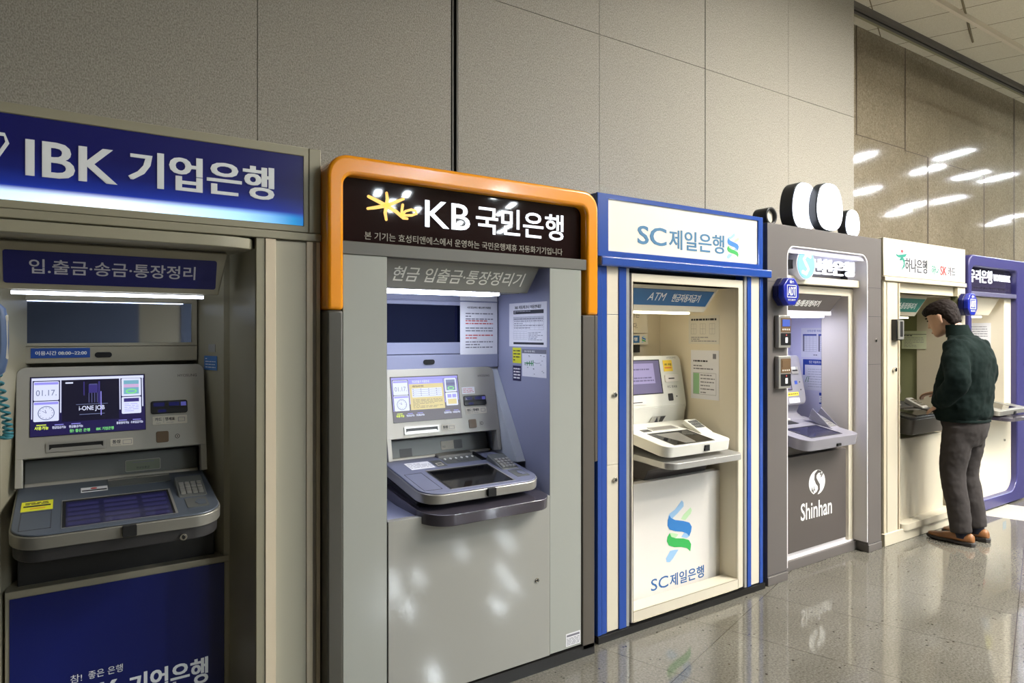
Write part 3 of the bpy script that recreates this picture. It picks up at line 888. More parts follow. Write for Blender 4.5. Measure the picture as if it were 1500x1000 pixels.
# ------------------------------------------------------------------ kiosk: khaki with navy sign
def khaki_kiosk():
    t = thing('cash_machine_kiosk', 'khaki grey kiosk with a wide navy sign, at the left end of the row', 'kiosk', (0.145, 0, 0), KG)
    c = 0.145
    b = MB()
    b.box(FRONT, -0.495, 0.775, 1.842, 2.185, -0.86, -0.014, KHAKI)
    b.frame(FRONT, -0.439, 0.729, 1.872, 2.185, 0.018, -0.014, 0, KHAKI, 0, 0, (0.018, 0.018, 0.025, 0.033))
    for a, d in ((0.7305, 0.775), (-0.495, -0.4405)):
        b.box(FRONT, a, d, 1.872, 2.185, -0.014, 0, KHAKI)
    b.box(FRONT, -0.495, 0.775, 1.842, 1.870, -0.014, 0.008, KHAKI)
    b.build('header', t, 0.003)
    b = MB(); b.box(FRONT, -0.421, 0.711, 1.897, 2.152, -0.014, -0.004, glow_board_material(), 0.004); b.build('sign_panel', t, smooth=0)
    b = MB()
    b.text(FRONT, 'IBK', -0.115, 0.122, 1.975, 2.083, -0.004, PALE_L, 0.028, thick=0.003)
    b.text(FRONT, '기업은행', 0.152, 0.607, 1.977, 2.093, -0.004, PALE_L, 0.036, thick=0.003)
    lg = [(-0.325, 1.975), (-0.225, 1.975), (-0.20, 1.985), (-0.158, 2.065), (-0.165, 2.088), (-0.275, 2.090), (-0.295, 2.08), (-0.335, 1.995), (-0.325, 1.975)]
    b.stroke(FRONT, lg, 0.010, -0.004, -0.002, PALE_L)
    b.stroke(FRONT, [(-0.30, 2.0), (-0.25, 2.06), (-0.22, 2.0)], 0.012, -0.004, -0.002, mat('cyan_print', (60, 150, 220), 0.5))
    b.build('sign_lettering', t, smooth=0)
    b = MB()
    pts = [(-0.25, -0.03), (0.40, -0.03), (0.47, -0.025), (0.52, -0.005), (0.541, 0.03), (0.541, 0.10), (-0.25, 0.10)]
    b.poly(Fr((0, 0, 1.797), (1, 0, 0), (0, 1, 0)), pts, 0, 0.038, KHAKI); b.build('canopy', t, 0.003)
    for s in (1, -1):
        def X(a): return a if s > 0 else 2 * c - a
        def bx(b, a, d, w0, w1, m, z0=0.0, z1=1.842):
            b.box(FRONT, min(X(a), X(d)), max(X(a), X(d)), z0, z1, w0, w1, m)
        b = MB(); bx(b, 0.544, 0.774, -0.86, -0.012, KHAKI); bx(b, 0.544, 0.5745, -0.012, 0, KHAKI); b.build('jamb', t, 0.002)
        j = t.children[-1]
        b = MB(); bx(b, 0.612, 0.7205, -0.012, -0.002, KHAKI_P, 0.03, 1.835); b.build('jamb_panel', j, 0.001)
        for a, d, m, w in ((0.575, 0.611, CREAM_T, 0.004), (0.7215, 0.744, CREAM_T, 0.002), (0.7445, 0.7575, GREY_T, -0.003), (0.758, 0.772, CREAM_T, 0.002)):
            b = MB(); bx(b, a, d, -0.012, w, m, 0.02, 1.84); b.build('trim_strip', j, 0.001)
    liner(t, [(0.0, 0.0), (0.040, 0.24), (0.060, 0.245), (0.125, 0.47), (0.125, 0.60)], -0.251, 0.541, 0.0, 1.80, KHAKI, 0.60)
    # back panel with the mirror
    b = MB()
    Fb = front(0.44)
    b.frame(Fb, -0.218, 0.417, 1.455, 1.72, 0.018, -0.03, 0, BEIGE_M, 0, 0, (0.02, 0.019, 0.012, 0.10))
    b.box(Fb, -0.218, 0.417, 1.395, 1.4535, -0.03, 0.002, BEIGE_M); b.build('mirror_frame', t, 0.002)
    b = MB()
    Fm = Fr((0, 0.452, 1.467), (1, 0.0, 0), (0, 0, 1)); b.box(Fm, -0.198, 0.398, 0, 0.153, -0.006, 0, MIRROR, 0.006); b.build('mirror', t, smooth=0)
    b = MB(); b.box(Fb, -0.12, 0.057, 1.414, 1.449, 0.002, 0.004, mat('blue_hours_plate', (28, 70, 150), 0.4))
    b.text(Fb, '이용시간 08:00~22:00', -0.107, 0.047, 1.424, 1.439, 0.0044, WHITE, 0.03); b.build('hours_label', t, smooth=0)
    b = MB(); b.box(Fb, 0.072, 0.126, 1.413, 1.433, 0, 0.006, SLOT, 0.0095); b.build('camera_lens', t, 0.001)
    # slanted service sign with a lamp under it
    F = slanted(0, 0, 1.79, 1.641, 0.115, 0.165)
    L = 0.157
    b = MB(); b.poly(F, [(-0.205, 0), (0.449, 0), (0.472, L), (-0.228, L)], -0.03, 0, BEIGE_M); b.build('service_sign', t, 0.004)
    s_ = t.children[-1]
    b = MB(); b.box(F, -0.178, 0.437, 0.022, 0.128, 0, 0.002, NAVY_S, 0.008); b.build('sign_panel', s_, smooth=0)
    b = MB(); b.text(F, '입.출금·송금·통장정리', -0.112, 0.368, 0.055, 0.103, 0.003, PALE_S, 0.012); b.build('lettering', s_, smooth=0)
    b = MB(); b.box(FRONT, -0.16, 0.40, 1.628, 1.638, -0.20, -0.172, LAMP_S); b.build('lamp_tube', t, smooth=0)
    # lower front
    Fp = front(0.24)
    b = MB(); b.box(Fp, -0.18, 0.4995, 0.0, 0.66, -0.05, -0.004, BEIGE_M); b.box(Fp, -0.18, 0.4995, 0.640, 0.662, -0.18, 0, BEIGE_M)
    b.box(Fp, 0.484, 0.4995, 0, 0.64, -0.004, 0, BEIGE_M); b.build('lower_frame', t, 0.002)
    b = MB(); b.box(Fp, -0.168, 0.482, 0.045, 0.637, -0.004, 0, NAVY); b.build('lower_panel', t, 0.001)
    b = MB()
    b.text(Fp, 'IBK', 0.006, 0.140, 0.203, 0.297, 0.0006, PALE_L, 0.028)
    b.text(Fp, '기업은행', 0.168, 0.426, 0.203, 0.298, 0.0006, PALE_L, 0.036)
    b.text(Fp, '참!', -0.003, 0.030, 0.318, 0.345, 0.0006, PALE_L); b.text(Fp, '좋은 은행', 0.048, 0.150, 0.318, 0.345, 0.0006, PALE_L)
    b.build('lower_lettering', t, smooth=0)
    b = MB(); b.box(FRONT, -0.495, 0.775, 0, 0.03, -0.3, 0.012, PLINTH); b.build('plinth', t)
    return t
khaki_kiosk()
blue_grey_machine('grey cash machine with a lit navy screen and black under-box, in the khaki kiosk', 0.140, 0.0, 0.0, 'navy')

# telephone handset on the left wall of the first recess
t = thing('telephone_handset', 'blue-grey telephone handset with coiled teal cord at the left edge', 'telephone handset', (-0.19, 0.20, 1.36))
b = MB()
b.loft([[Vector((-0.197 + 0.018 * math.cos(a) + dx, 0.19 + 0.024 * math.sin(a), z)) for a in [i * math.pi / 6 for i in range(12)]]
        for z, dx in ((1.60, -0.012), (1.58, 0.006), (1.54, 0.012), (1.47, 0.014), (1.41, 0.010), (1.38, 0.004), (1.365, -0.01))], HANDSET)
b.build('handset', t, 0.002)
b = MB(); b.box(side(-0.168), -0.205, -0.175, 1.42, 1.56, 0.0, 0.006, LABEL_P, 0.006); b.build('grip_panel', t)
b = MB(); path = []
for i in range(220):
    s_ = i / 219; a = s_ * 2 * math.pi * 15
    cx_ = -0.196 + 0.028 * math.sin(s_ * 2.6) ; cz = 1.37 - 0.20 * math.sin(min(s_, 0.8) / 0.8 * math.pi / 2) + 0.02 * max(0, s_ - 0.8)
    path.append((cx_ + 0.011 * math.cos(a), 0.19 + 0.011 * math.sin(a), cz))
b.tube(path, 0.0042, TEAL, 6); b.build('coiled_cord', t)

# ------------------------------------------------------------------ kiosk: orange arch
def orange_kiosk():
    y0 = -0.06
    t = thing('cash_machine_kiosk', 'grey kiosk under an orange rounded arch with brown-black sign', 'kiosk', (1.42, 0, 0), KG)
    F = front(y0)
    b = MB()
    o = rrect(0.776, 2.07, 1.588, 2.165, (0.0, 0.0, 0.085, 0.085), 10)
    i_ = rrect(0.838, 2.0, 1.588, 2.092, (0.0, 0.0, 0.04, 0.04), 10)
    # an arch: open at the bottom
    def arch(pts):
        n = len(pts); q = n // 4
        return pts[q + 5:2 * q] + pts[2 * q:] + pts[:q - 5][:0]
    so = [(0.776, 1.588)] + rrect(0.776, 2.07, 1.588, 2.165, (0, 0, 0.085, 0.085), 10)[22:][::-1] + [(2.07, 1.588)]
    si = [(0.838, 1.588)] + rrect(0.838, 2.0, 1.588, 2.092, (0, 0, 0.04, 0.04), 10)[22:][::-1] + [(2.0, 1.588)]
    b.poly(F, so + si[::-1], -0.16, 0.012, ORANGE); b.build('arch', t, 0.014, 4)
    b = MB(); b.box(F, 0.776, 0.836, 0.0, 1.587, -0.5, 0.010, POST_D); b.build('post', t, 0.008)
    b = MB(); b.box(F, 1.978, 2.05, 0.03, 1.587, -0.5, 0.006, POST); b.box(F, 2.05, 2.07, 0.9, 1.587, -0.5, 0.006, POST); b.build('post', t, 0.004)
    b = MB(); b.box(F, 0.776, 2.07, 0.0, 2.16, -0.90, -0.86, POST_D); b.box(F, 0.776, 0.80, 1.58, 2.05, -0.86, -0.155, POST_D); b.box(F, 2.04, 2.07, 1.58, 2.05, -0.86, -0.155, POST_D)
    b.box(F, 0.80, 2.04, 2.04, 2.09, -0.86, -0.05, POST_D); b.build('carcass', t)
    b = MB(); b.box(F, 0.838, 2.0, 1.828, 2.092, -0.06, -0.035, KBGLASS, (0, 0, 0.04, 0.04)); b.build('sign_panel', t, smooth=0)
    b = MB(); b.box(F, 0.834, 2.004, 1.797, 1.846, -0.06, 0.004, LIPGREY, 0.006); b.build('sign_lip', t, 0.002)
    b = MB(); Fg = front(y0 + 0.035)
    b.text(Fg, 'KB', 1.190, 1.398, 1.933, 2.041, 0, WHITE_L, 0.004, thick=0.003)
    b.text(Fg, '국민은행', 1.428, 1.895, 1.928, 2.046, 0, WHITE_L, 0.010, thick=0.003)
    b.build('sign_lettering', t, smooth=0)
    b = MB(); b.text(Fg, '본 기기는 효성티앤에스에서 운영하는 국민은행제휴 자동화기기입니다', 0.935, 1.890, 1.862, 1.893, 0, mat('dull_sign_letter', (150, 146, 134), 0.5, emit=(170, 165, 150), es=0.12), 0.0, thick=0.001); b.build('notice_lettering', t, smooth=0)
    b = MB()
    def g(pts, wd, tp=None):
        b.stroke(Fg, [(0.945 + (x - 245) / 275 * 0.212, 2.052 - (y - 185) / 220 * 0.108) for x, y in pts], wd, 0, 0.003, GOLD, tp)
    g([(348, 190), (352, 240), (346, 300), (340, 350), (346, 402)], 0.0145, [0.7, 0.9, 1, 0.9, 0.7])
    g([(252, 235), (300, 262), (345, 290), (400, 330), (440, 375), (462, 378)], 0.0145, [0.8, 1, 1, 1, 0.9, 0.6])
    g([(440, 222), (395, 255), (345, 292), (290, 315), (248, 330)], 0.0145, [0.7, 1, 1, 0.9, 0.7])
    g([(436, 270), (432, 310), (430, 352)], 0.011)
    g([(430, 352), (452, 318), (485, 300), (512, 308), (514, 328), (488, 346), (455, 352), (430, 350)], 0.010)
    b.build('emblem', t, smooth=0)
    # sheet front: two side panels and a door
    b = MB(); b.box(F, 0.838, 1.012, 0.0, 1.797, -0.05, 0, KBPANEL); b.build('side_panel', t, 0.002)
    b = MB(); b.box(F, 1.7925, 1.974, 0.06, 1.797, -0.05, 0, KBPANEL); b.build('side_panel', t, 0.002)
    b = MB(); b.box(F, 1.016, 1.7905, 0.058, 0.776, -0.03, 0.003, KBDOOR); b.build('lower_door', t, 0.002)
    d = t.children[-1]
    b = MB(); b.disc(F, 1.719, 0.411, 0.010, 0.010, 0, 0.008, CHROME, 16); b.disc(F, 1.719, 0.411, 0.005, 0.005, 0.008, 0.009, SLOT, 12); b.build('lock', d, 0.001)
    b = MB(); b.text(F, 'KB국민은행', 1.597, 1.764, 0.730, 0.760, 0.0036, INK_D); b.box(F, 1.545, 1.588, 0.722, 0.750, 0.003, 0.0034, mat('faded_gold_print', (200, 166, 100), 0.5)); b.build('door_lettering', d, smooth=0)
    b = MB(); b.box(F, 1.883, 1.968, 0.070, 0.128, 0, 0.001, PAPER, 0.003); b.rect(F, 1.888, 1.963, 0.113, 0.122, 0.0014, INK); paper_lines(b, F, 1.888, 1.963, 0.074, 0.108, 5, INK, 0.0014, 0.4); b.build('rating_label', t, smooth=0)
    b = MB(); b.box(F, 1.0, 1.80, 0.0, 1.79, -0.045, -0.04, BLACK)
    b = MB(); b.box(F, 0.836, 2.05, 0.0, 0.052, -0.3, 0.006, PLINTH); b.box(F, 1.974, 1.979, 0.05, 1.797, -0.3, -0.01, BLACK); b.build('plinth', t)
    # recess
    liner(t, [(0.0, y0), (0.0, 0.55)], 1.012, 1.791, 0.772, 1.80, LILAC, 0.55)
    Fb = front(0.37)
    b = MB(); b.frame(Fb, 1.02, 1.788, 1.405, 1.75, 0.03, -0.02, 0, LILAC, 0, 0, (0.03, 0.20, 0.055, 0.112))
    b.box(Fb, 1.02, 1.788, 1.335, 1.402, -0.02, 0.004, LILAC); b.box(Fb, 1.02, 1.788, 1.655, 1.662, 0, 0.008, LILAC); b.build('mirror_frame', t, 0.003)
    b = MB(); Fm = front(0.382); b.box(Fm, 1.045, 1.592, 1.455, 1.642, -0.006, 0, MIRROR_B); b.build('mirror', t, smooth=0)
    b = MB(); b.box(Fb, 1.372, 1.430, 1.357, 1.380, 0.004, 0.010, SLOT, 0.011); b.build('camera_lens', t, 0.001)
    F2 = slanted(0, 0, 1.800, 1.685, -0.01, 0.05); L = 0.13
    b = MB(); b.poly(F2, [(1.03, 0), (1.745, 0), (1.772, L), (1.03, L)], -0.04, 0, SUBGREY); b.build('service_sign', t, 0.003)
    s_ = t.children[-1]
    b = MB(); b.text(F2, '현금 입출금·통장정리기', 1.073, 1.708, 0.033, 0.098, 0.001, mat('pale_lettering', (250, 248, 238), 0.5), 0.012, 0.18); b.build('lettering', s_, smooth=0)
    b = MB(); b.box(top(1.672), 1.03, 1.60, 0.06, 0.16, 0, 0.012, LAMP, 0); b.box(top(1.672), 1.03, 1.70, 0.05, 0.18, 0.012, 0.02, LIPGREY); b.build('lamp_tube', t, smooth=0)
    return t
orange_kiosk()
blue_grey_machine('grey-blue cash machine with a tan and white screen, under the orange arch', 1.449, -0.03, -0.045, 'tan')

def notice(label, F, u0, u1, v0, v1, paint, name='notice', base=None, cat='notice', w=0.0012):
    b = MB(); b.box(F, u0, u1, v0, v1, 0.0002, w, base or PAPER)
    paint(b, F, u0, u1, v0, v1, w + 0.0003)
    return one(b, name, label, cat, NG, smooth=0, fix=False)

def p_letter(b, F, u0, u1, v0, v1, w):
    H = v1 - v0; W = u1 - u0
    b.text(F, '시설 점검(서비스 제공) 관련 안내말씀', u0 + 0.18 * W, u0 + 0.82 * W, v0 + 0.755 * H, v0 + 0.795 * H, w, INK_D, 0.02)
    b.rect(F, u0 + 0.62 * W, u0 + 0.92 * W, v0 + 0.865 * H, v0 + 0.885 * H, w, INK)
    for a, c, m_, n in ((0.14, 0.70, INK, 3), (0.14, 0.58, INK_R, 2), (0.14, 0.46, INK, 2), (0.14, 0.34, INK_R, 2), (0.14, 0.23, INK, 3)):
        paper_lines(b, F, u0 + a * W, u0 + 0.88 * W, v0 + (c - n * 0.045) * H, v0 + c * H, n, m_, w, 0.4)
def p_table(b, F, u0, u1, v0, v1, w):
    H = v1 - v0; W = u1 - u0
    b.text(F, '365 자동화코너 이용안내문', u0 + 0.16 * W, u0 + 0.86 * W, v0 + 0.86 * H, v0 + 0.94 * H, w, INK_D, 0.02)
    b.rect(F, u0 + 0.12 * W, u0 + 0.92 * W, v0 + 0.745 * H, v0 + 0.83 * H, w, INK_D)
    paper_lines(b, F, u0 + 0.14 * W, u0 + 0.9 * W, v0 + 0.76 * H, v0 + 0.82 * H, 2, PAPER, w + 0.0002, 0.3)
    b.rect(F, u0 + 0.12 * W, u0 + 0.92 * W, v0 + 0.60 * H, v0 + 0.68 * H, w, TINT)
    grid(b, F, u0 + 0.12 * W, u0 + 0.92 * W, v0 + 0.38 * H, v0 + 0.68 * H, 7, 5, 0.0008, w + 0.0002, INK)
    paper_lines(b, F, u0 + 0.14 * W, u0 + 0.9 * W, v0 + 0.40 * H, v0 + 0.66 * H, 5, INK, w + 0.0003, 0.3)
    grid(b, F, u0 + 0.12 * W, u0 + 0.5 * W, v0 + 0.17 * H, v0 + 0.34 * H, 4, 4, 0.0008, w + 0.0002, INK)
    paper_lines(b, F, u0 + 0.53 * W, u0 + 0.9 * W, v0 + 0.14 * H, v0 + 0.34 * H, 6, INK, w + 0.0002, 0.35)
    b.rect(F, u0 + 0.12 * W, u0 + 0.92 * W, v0 + 0.05 * H, v0 + 0.10 * H, w, INK_D)
TINT = mat('grey_tint_print', (196, 196, 204), 0.6)
def p_map(b, F, u0, u1, v0, v1, w):
    H = v1 - v0; W = u1 - u0
    b.rect(F, u0, u1, v0 + 0.85 * H, v1, w, INK); b.text(F, '창구위치 약도', u0 + 0.1 * W, u0 + 0.55 * W, v0 + 0.89 * H, v0 + 0.96 * H, w + 0.0003, WHITE, 0.02)
    b.rect(F, u0 + 0.1 * W, u0 + 0.45 * W, v0 + 0.47 * H, v0 + 0.51 * H, w, INK_G)
    for x in (0.2, 0.3, 0.38, 0.45):
        b.rect(F, u0 + x * W, u0 + (x + 0.03) * W, v0 + 0.40 * H, v0 + (0.5 + x * 0.25) * H, w, INK_G)
    b.stroke(F, [(u0 + 0.45 * W, v0 + 0.55 * H), (u0 + 0.6 * W, v0 + 0.50 * H), (u0 + 0.75 * W, v0 + 0.52 * H)], 0.002, w - 0.0003, w, INK)
    for i in range(16):
        x, z = random.uniform(0.1, 0.9), random.uniform(0.08, 0.8)
        b.rect(F, u0 + x * W, u0 + (x + 0.05) * W, v0 + z * H, v0 + (z + 0.02) * H, w, INK)
def p_lines(mm, n=5, f=0.4):
    def p(b, F, u0, u1, v0, v1, w):
        paper_lines(b, F, u0 + 0.1 * (u1 - u0), u1 - 0.1 * (u1 - u0), v0 + 0.1 * (v1 - v0), v1 - 0.1 * (v1 - v0), n, mm, w, f)
    return p

notice('tall white letter with black and red lines, hung beside the mirror under the orange arch', front(0.366), 1.569, 1.781, 1.400, 1.695, p_letter)
Fk = side(1.7908)
notice('white table sheet with black title bar, topmost on the side wall under the orange arch', Fk, -0.268, 0.042, 1.440, 1.648, p_table)
notice('white map sheet with green streets, below the table sheet under the orange arch', Fk, -0.156, 0.038, 1.300, 1.428, p_map)
notice('small yellow slip left of the map sheet under the orange arch', Fk, -0.238, -0.165, 1.360, 1.434, p_lines(INK_D, 4, 0.35), base=YELLOW)
notice('small navy slip below the yellow slip under the orange arch', Fk, -0.236, -0.166, 1.275, 1.347, p_lines(WHITE, 4, 0.5), base=mat('navy_slip', (34, 30, 74), 0.5))
Fi = Fr((0.4465, 0.36, 0), (0.065, -0.225, 0), (0, 0, 1), (-0.225, -0.065, 0))
notice('blue slip with white arrow stuck on the side wall of the khaki kiosk', Fi, -0.035, 0.07, 1.36, 1.415, p_lines(WHITE, 4, 0.25), base=mat('faded_blue_slip', (70, 116, 176), 0.5))
notice('torn white scrap of tape above the blue slip in the khaki kiosk', Fi, 0.0, 0.055, 1.43, 1.46, lambda *a: None, base=mat('torn_tape', (150, 150, 148), 0.5), cat='tape', name='tape_scrap')

# ------------------------------------------------------------------ kiosk: royal blue frame with ivory sign
def ribbon_emblem(b, F, u0, u1, v0, v1, w):
    LB = mat('light_blue_print', (150, 190, 226), 0.5); BL = mat('mid_blue_print', (48, 124, 196), 0.5)
    LG = mat('light_green_print', (184, 218, 172), 0.5); GR = mat('bright_green_print', (52, 172, 84), 0.5)
    def P(pts, m, k):
        b.poly(F, [(u0 + (x - 358) / 122 * (u1 - u0), v0 + (568 - y) / 283 * (v1 - v0)) for x, y in pts], w, w + 0.0006 + k * 0.0003, m)
    P([(432, 287), (440, 300), (440, 318), (412, 345), (390, 362), (388, 380), (374, 372), (369, 352), (376, 338), (400, 325)], LB, 0)
    P([(474, 330), (479, 345), (474, 360), (448, 386), (428, 376), (440, 358), (458, 342)], LG, 0)
    P([(440, 448), (466, 440), (468, 468), (455, 474), (430, 462)], LB, 0)
    P([(378, 430), (396, 436), (416, 446), (404, 460), (386, 456)], LG, 0)
    P([(375, 345), (381, 360), (400, 374), (440, 388), (468, 402), (479, 424), (476, 446), (467, 468), (456, 452), (434, 438), (400, 427), (376, 414), (366, 394), (367, 368)], BL, 1)
    P([(376, 430), (383, 450), (404, 462), (440, 472), (466, 486), (476, 508), (472, 542), (456, 522), (430, 510), (396, 502), (372, 488), (363, 466), (366, 446)], GR, 1)
    P([(378, 515), (398, 515), (416, 519), (390, 556), (376, 568), (362, 564), (359, 546)], LB, 0)

def blue_kiosk():
    t = thing('cash_machine_kiosk', 'royal blue framed kiosk with an ivory sign and a white lower panel', 'kiosk', (2.76, 0, 0), KG)
    b = MB()
    b.box(FRONT, 2.122, 3.402, 1.83, 2.187, -0.86, -0.012, BLUE)
    b.frame(FRONT, 2.122, 3.402, 1.878, 2.187, 0.02, -0.012, 0.004, BLUE, 0, 0, (0.072, 0.045, 0.030, 0.024)); b.build('header', t, 0.004)
    b = MB(); b.box(FRONT, 2.194, 3.357, 1.908, 2.163, -0.012, -0.004, IVORY); b.build('sign_panel', t, smooth=0)
    b = MB(); b.box(FRONT, 2.122, 3.445, 1.829, 1.877, -0.012, 0.035, BLUE); b.build('header_bar', t, 0.008, 3)
    b = MB(); b.text(FRONT, 'SC', 2.394, 2.602, 1.958, 2.052, -0.004, STEEL_BL, 0.022, thick=0.001)
    b.text(FRONT, '제일은행', 2.622, 3.062, 1.948, 2.052, -0.004, STEEL_BL, 0.014, thick=0.001); b.build('sign_lettering', t, smooth=0)
    b = MB(); ribbon_emblem(b, FRONT, 3.083, 3.19, 1.925, 2.075, -0.004); b.build('emblem', t, smooth=0)
    b = MB(); b.box(FRONT, 2.122, 2.335, 0.0, 1.83, -0.86, -0.012, BLUE); b.build('jamb', t)
    j = t.children[-1]
    for a, d, m, w in ((2.122, 2.150, BLUE, 0.004), (2.151, 2.186, BLUE, 0.0), (2.2615, 2.312, BLUE, 0.004), (2.313, 2.335, SILVER_T, 0.0)):
        b = MB(); b.box(FRONT, a, d, 0.035, 1.83, -0.012, w, m); b.build('trim_strip', j, 0.003)
    b = MB()
    for z0, z1 in ((0.04, 0.855), (0.857, 1.595), (1.597, 1.829)):
        b.box(FRONT, 2.187, 2.2605, z0, z1, -0.012, -0.001, CREAM)
    b.build('jamb_panel', j, 0.001)
    for z in (1.20, 0.78):
        b = MB(); b.disc(FRONT, 2.235, z, 0.013, 0.013, -0.002, 0.007, CHROME, 18); b.disc(FRONT, 2.239, z, 0.006, 0.006, 0.007, 0.008, SLOT, 12); b.build('lock', j, 0.001)
    b = MB(); b.box(FRONT, 3.235, 3.402, 0.0, 1.83, -0.86, -0.012, BLUE); b.build('jamb', t)
    j = t.children[-1]
    for a, d, m, w in ((3.235, 3.258, SILVER_T, 0.0), (3.259, 3.294, BLUE, 0.004), (3.371, 3.402, BLUE, 0.004)):
        b = MB(); b.box(FRONT, a, d, 0.035, 1.83, -0.012, w, m); b.build('trim_strip', j, 0.003)
    b = MB(); b.box(FRONT, 3.295, 3.370, 0.04, 1.829, -0.012, -0.001, CREAM); b.build('jamb_panel', j, 0.001)
    b = MB(); b.box(FRONT, 2.122, 3.41, 0.0, 0.034, -0.5, 0.012, PLINTH); b.frame(FRONT, 2.336, 3.236, 0.03, 1.83, 0.01, -0.12, -0.06, BLACK, 0, 0); b.build('plinth', t)
    # cream surround set into the mouth
    b = MB()
    b.frame(FRONT, 2.350, 3.222, 0.045, 1.808, 0.03, -0.10, 0.0, CREAM, 0, 0, (0.010, 0.043, 0.055, 0.045)); b.build('surround', t, 0.003)
    s_ = t.children[-1]
    b = MB(); b.add([(2.36, 0.0, 0.10), (3.18, 0.0, 0.10), (3.186, 0.126, 0.045), (2.36, 0.126, 0.045)], [(0, 1, 2, 3)], CREAM); b.build('sill', s_, fix=False, smooth=0)
    liner(t, [(0.0, -0.002), (0.006, 0.126), (0.006, 0.60)], 2.360, 3.180, 0.045, 1.763, CREAM_D, 0.60)
    b = MB(); b.box(front(0.126), 2.36, 3.186, 0.045, 0.703, -0.05, 0, WHITEP); b.build('lower_panel', t, 0.002)
    Fp = front(0.1255)
    b = MB(); b.text(Fp, 'SC', 2.612, 2.745, 0.108, 0.172, 0, STEEL_BL2, 0.006); b.text(Fp, '제일은행', 2.758, 3.036, 0.103, 0.172, 0, STEEL_BL2, 0.014); b.build('lower_lettering', t, smooth=0)
    b = MB(); ribbon_emblem(b, Fp, 2.725, 2.935, 0.240, 0.571, 0); b.build('emblem', t, smooth=0)
    F2 = slanted(0, 0, 1.763, 1.625, 0.09, 0.16); L = 0.155
    b = MB(); b.poly(F2, [(2.40, 0), (3.075, 0), (3.125, L), (2.40, L)], -0.05, 0, CREAM); b.build('service_sign', t, 0.003)
    s_ = t.children[-1]
    b = MB(); b.poly(F2, [(2.41, 0.038), (3.065, 0.038), (3.095, 0.132), (2.41, 0.132)], 0, 0.002, SUB_BLUE); b.build('sign_panel', s_, smooth=0)
    b = MB(); b.text(F2, 'ATM', 2.583, 2.718, 0.066, 0.112, 0.0025, WHITE, 0.0, 0.2); b.text(F2, '현금자동지급기', 2.770, 2.995, 0.062, 0.110, 0.0025, WHITE, 0.02, 0.12); b.build('lettering', s_, smooth=0)
    b = MB(); b.box(top(1.615), 2.42, 3.00, 0.20, 0.27, 0, 0.012, mat('warm_lamp', (250, 245, 225), 0.5, emit=(255, 244, 215), es=4.0)); b.build('lamp_tube', t, smooth=0)  # hidden tube added only to brighten this recess
    Fb = front(0.595)
    b = MB(); b.box(Fb, 2.40, 3.03, 1.505, 1.665, 0, 0.03, CREAM, 0.004); b.build('notice_plate', t, 0.002)
    p_ = t.children[-1]
    b = MB(); b.text(Fb, '본 기기는 나이스에서 운영하는', 2.44, 2.955, 1.602, 1.635, 0.0305, INK_D); b.text(Fb, '은행제휴 자동화기기입니다.', 2.55, 2.94, 1.535, 1.570, 0.0305, INK_D); b.build('lettering', p_, smooth=0)
    b = MB(); b.box(Fb, 2.40, 3.03, 1.435, 1.500, 0, 0.03, CREAM, 0.004); b.box(Fb, 2.42, 2.955, 1.445, 1.490, 0.03, 0.032, SUB_BLUE)
    b.text(Fb, 'SC제일은행', 2.77, 2.935, 1.456, 1.479, 0.0325, WHITE, 0.02); ribbon_emblem(b, Fb, 2.975, 3.01, 1.445, 1.492, 0.0305); b.build('bank_plate', t, smooth=0)
    b = MB(); b.box(Fb, 2.40, 2.97, 1.385, 1.432, 0, 0.02, SLOT); b.build('camera_strip', t)
    return t
STEEL_BL2 = mat('deep_blue_print', (28, 92, 156), 0.5)
blue_kiosk()
Fs = side(3.1735)
notice('white sheet with three small diagrams, topmost on the side wall of the blue framed kiosk', Fs, -0.360, -0.128, 1.440, 1.612, lambda b, F, u0, u1, v0, v1, w: (
    paper_lines(b, F, u0 + 0.02, u1 - 0.02, v1 - 0.035, v1 - 0.015, 1, INK_D, w, 0.6), grid(b, F, u0 + 0.02, u0 + 0.06, v0 + 0.06, v1 - 0.05, 2, 2, 0.001, w, INK),
    grid(b, F, u0 + 0.09, u0 + 0.13, v0 + 0.06, v1 - 0.05, 2, 2, 0.001, w, INK), grid(b, F, u0 + 0.16, u0 + 0.20, v0 + 0.06, v1 - 0.05, 2, 2, 0.001, w, INK),
    paper_lines(b, F, u0 + 0.02, u1 - 0.02, v0 + 0.012, v0 + 0.045, 3, INK, w, 0.4)), base=mat('cream_paper', (216, 212, 200), 0.6))
notice('white sheet with pale green block, low on the side wall of the blue framed kiosk', Fs, -0.342, -0.130, 1.108, 1.402, lambda b, F, u0, u1, v0, v1, w: (
    b.rect(F, u1 - 0.045, u1 - 0.02, v1 - 0.05, v1 - 0.02, w, INK), paper_lines(b, F, u0 + 0.02, u0 + 0.13, v1 - 0.075, v1 - 0.055, 1, INK_D, w, 0.5),
    paper_lines(b, F, u0 + 0.02, u1 - 0.02, v1 - 0.12, v1 - 0.085, 2, INK, w, 0.4), b.rect(F, u0 + 0.02, u0 + 0.065, v0 + 0.03, v0 + 0.155, w, TINT_G),
    paper_lines(b, F, u0 + 0.075, u1 - 0.03, v0 + 0.03, v0 + 0.155, 6, INK, w, 0.3), b.frame(F, u0 + 0.018, u1 - 0.02, v0 + 0.028, v0 + 0.158, 0.0015, w - 0.0003, w, INK)))

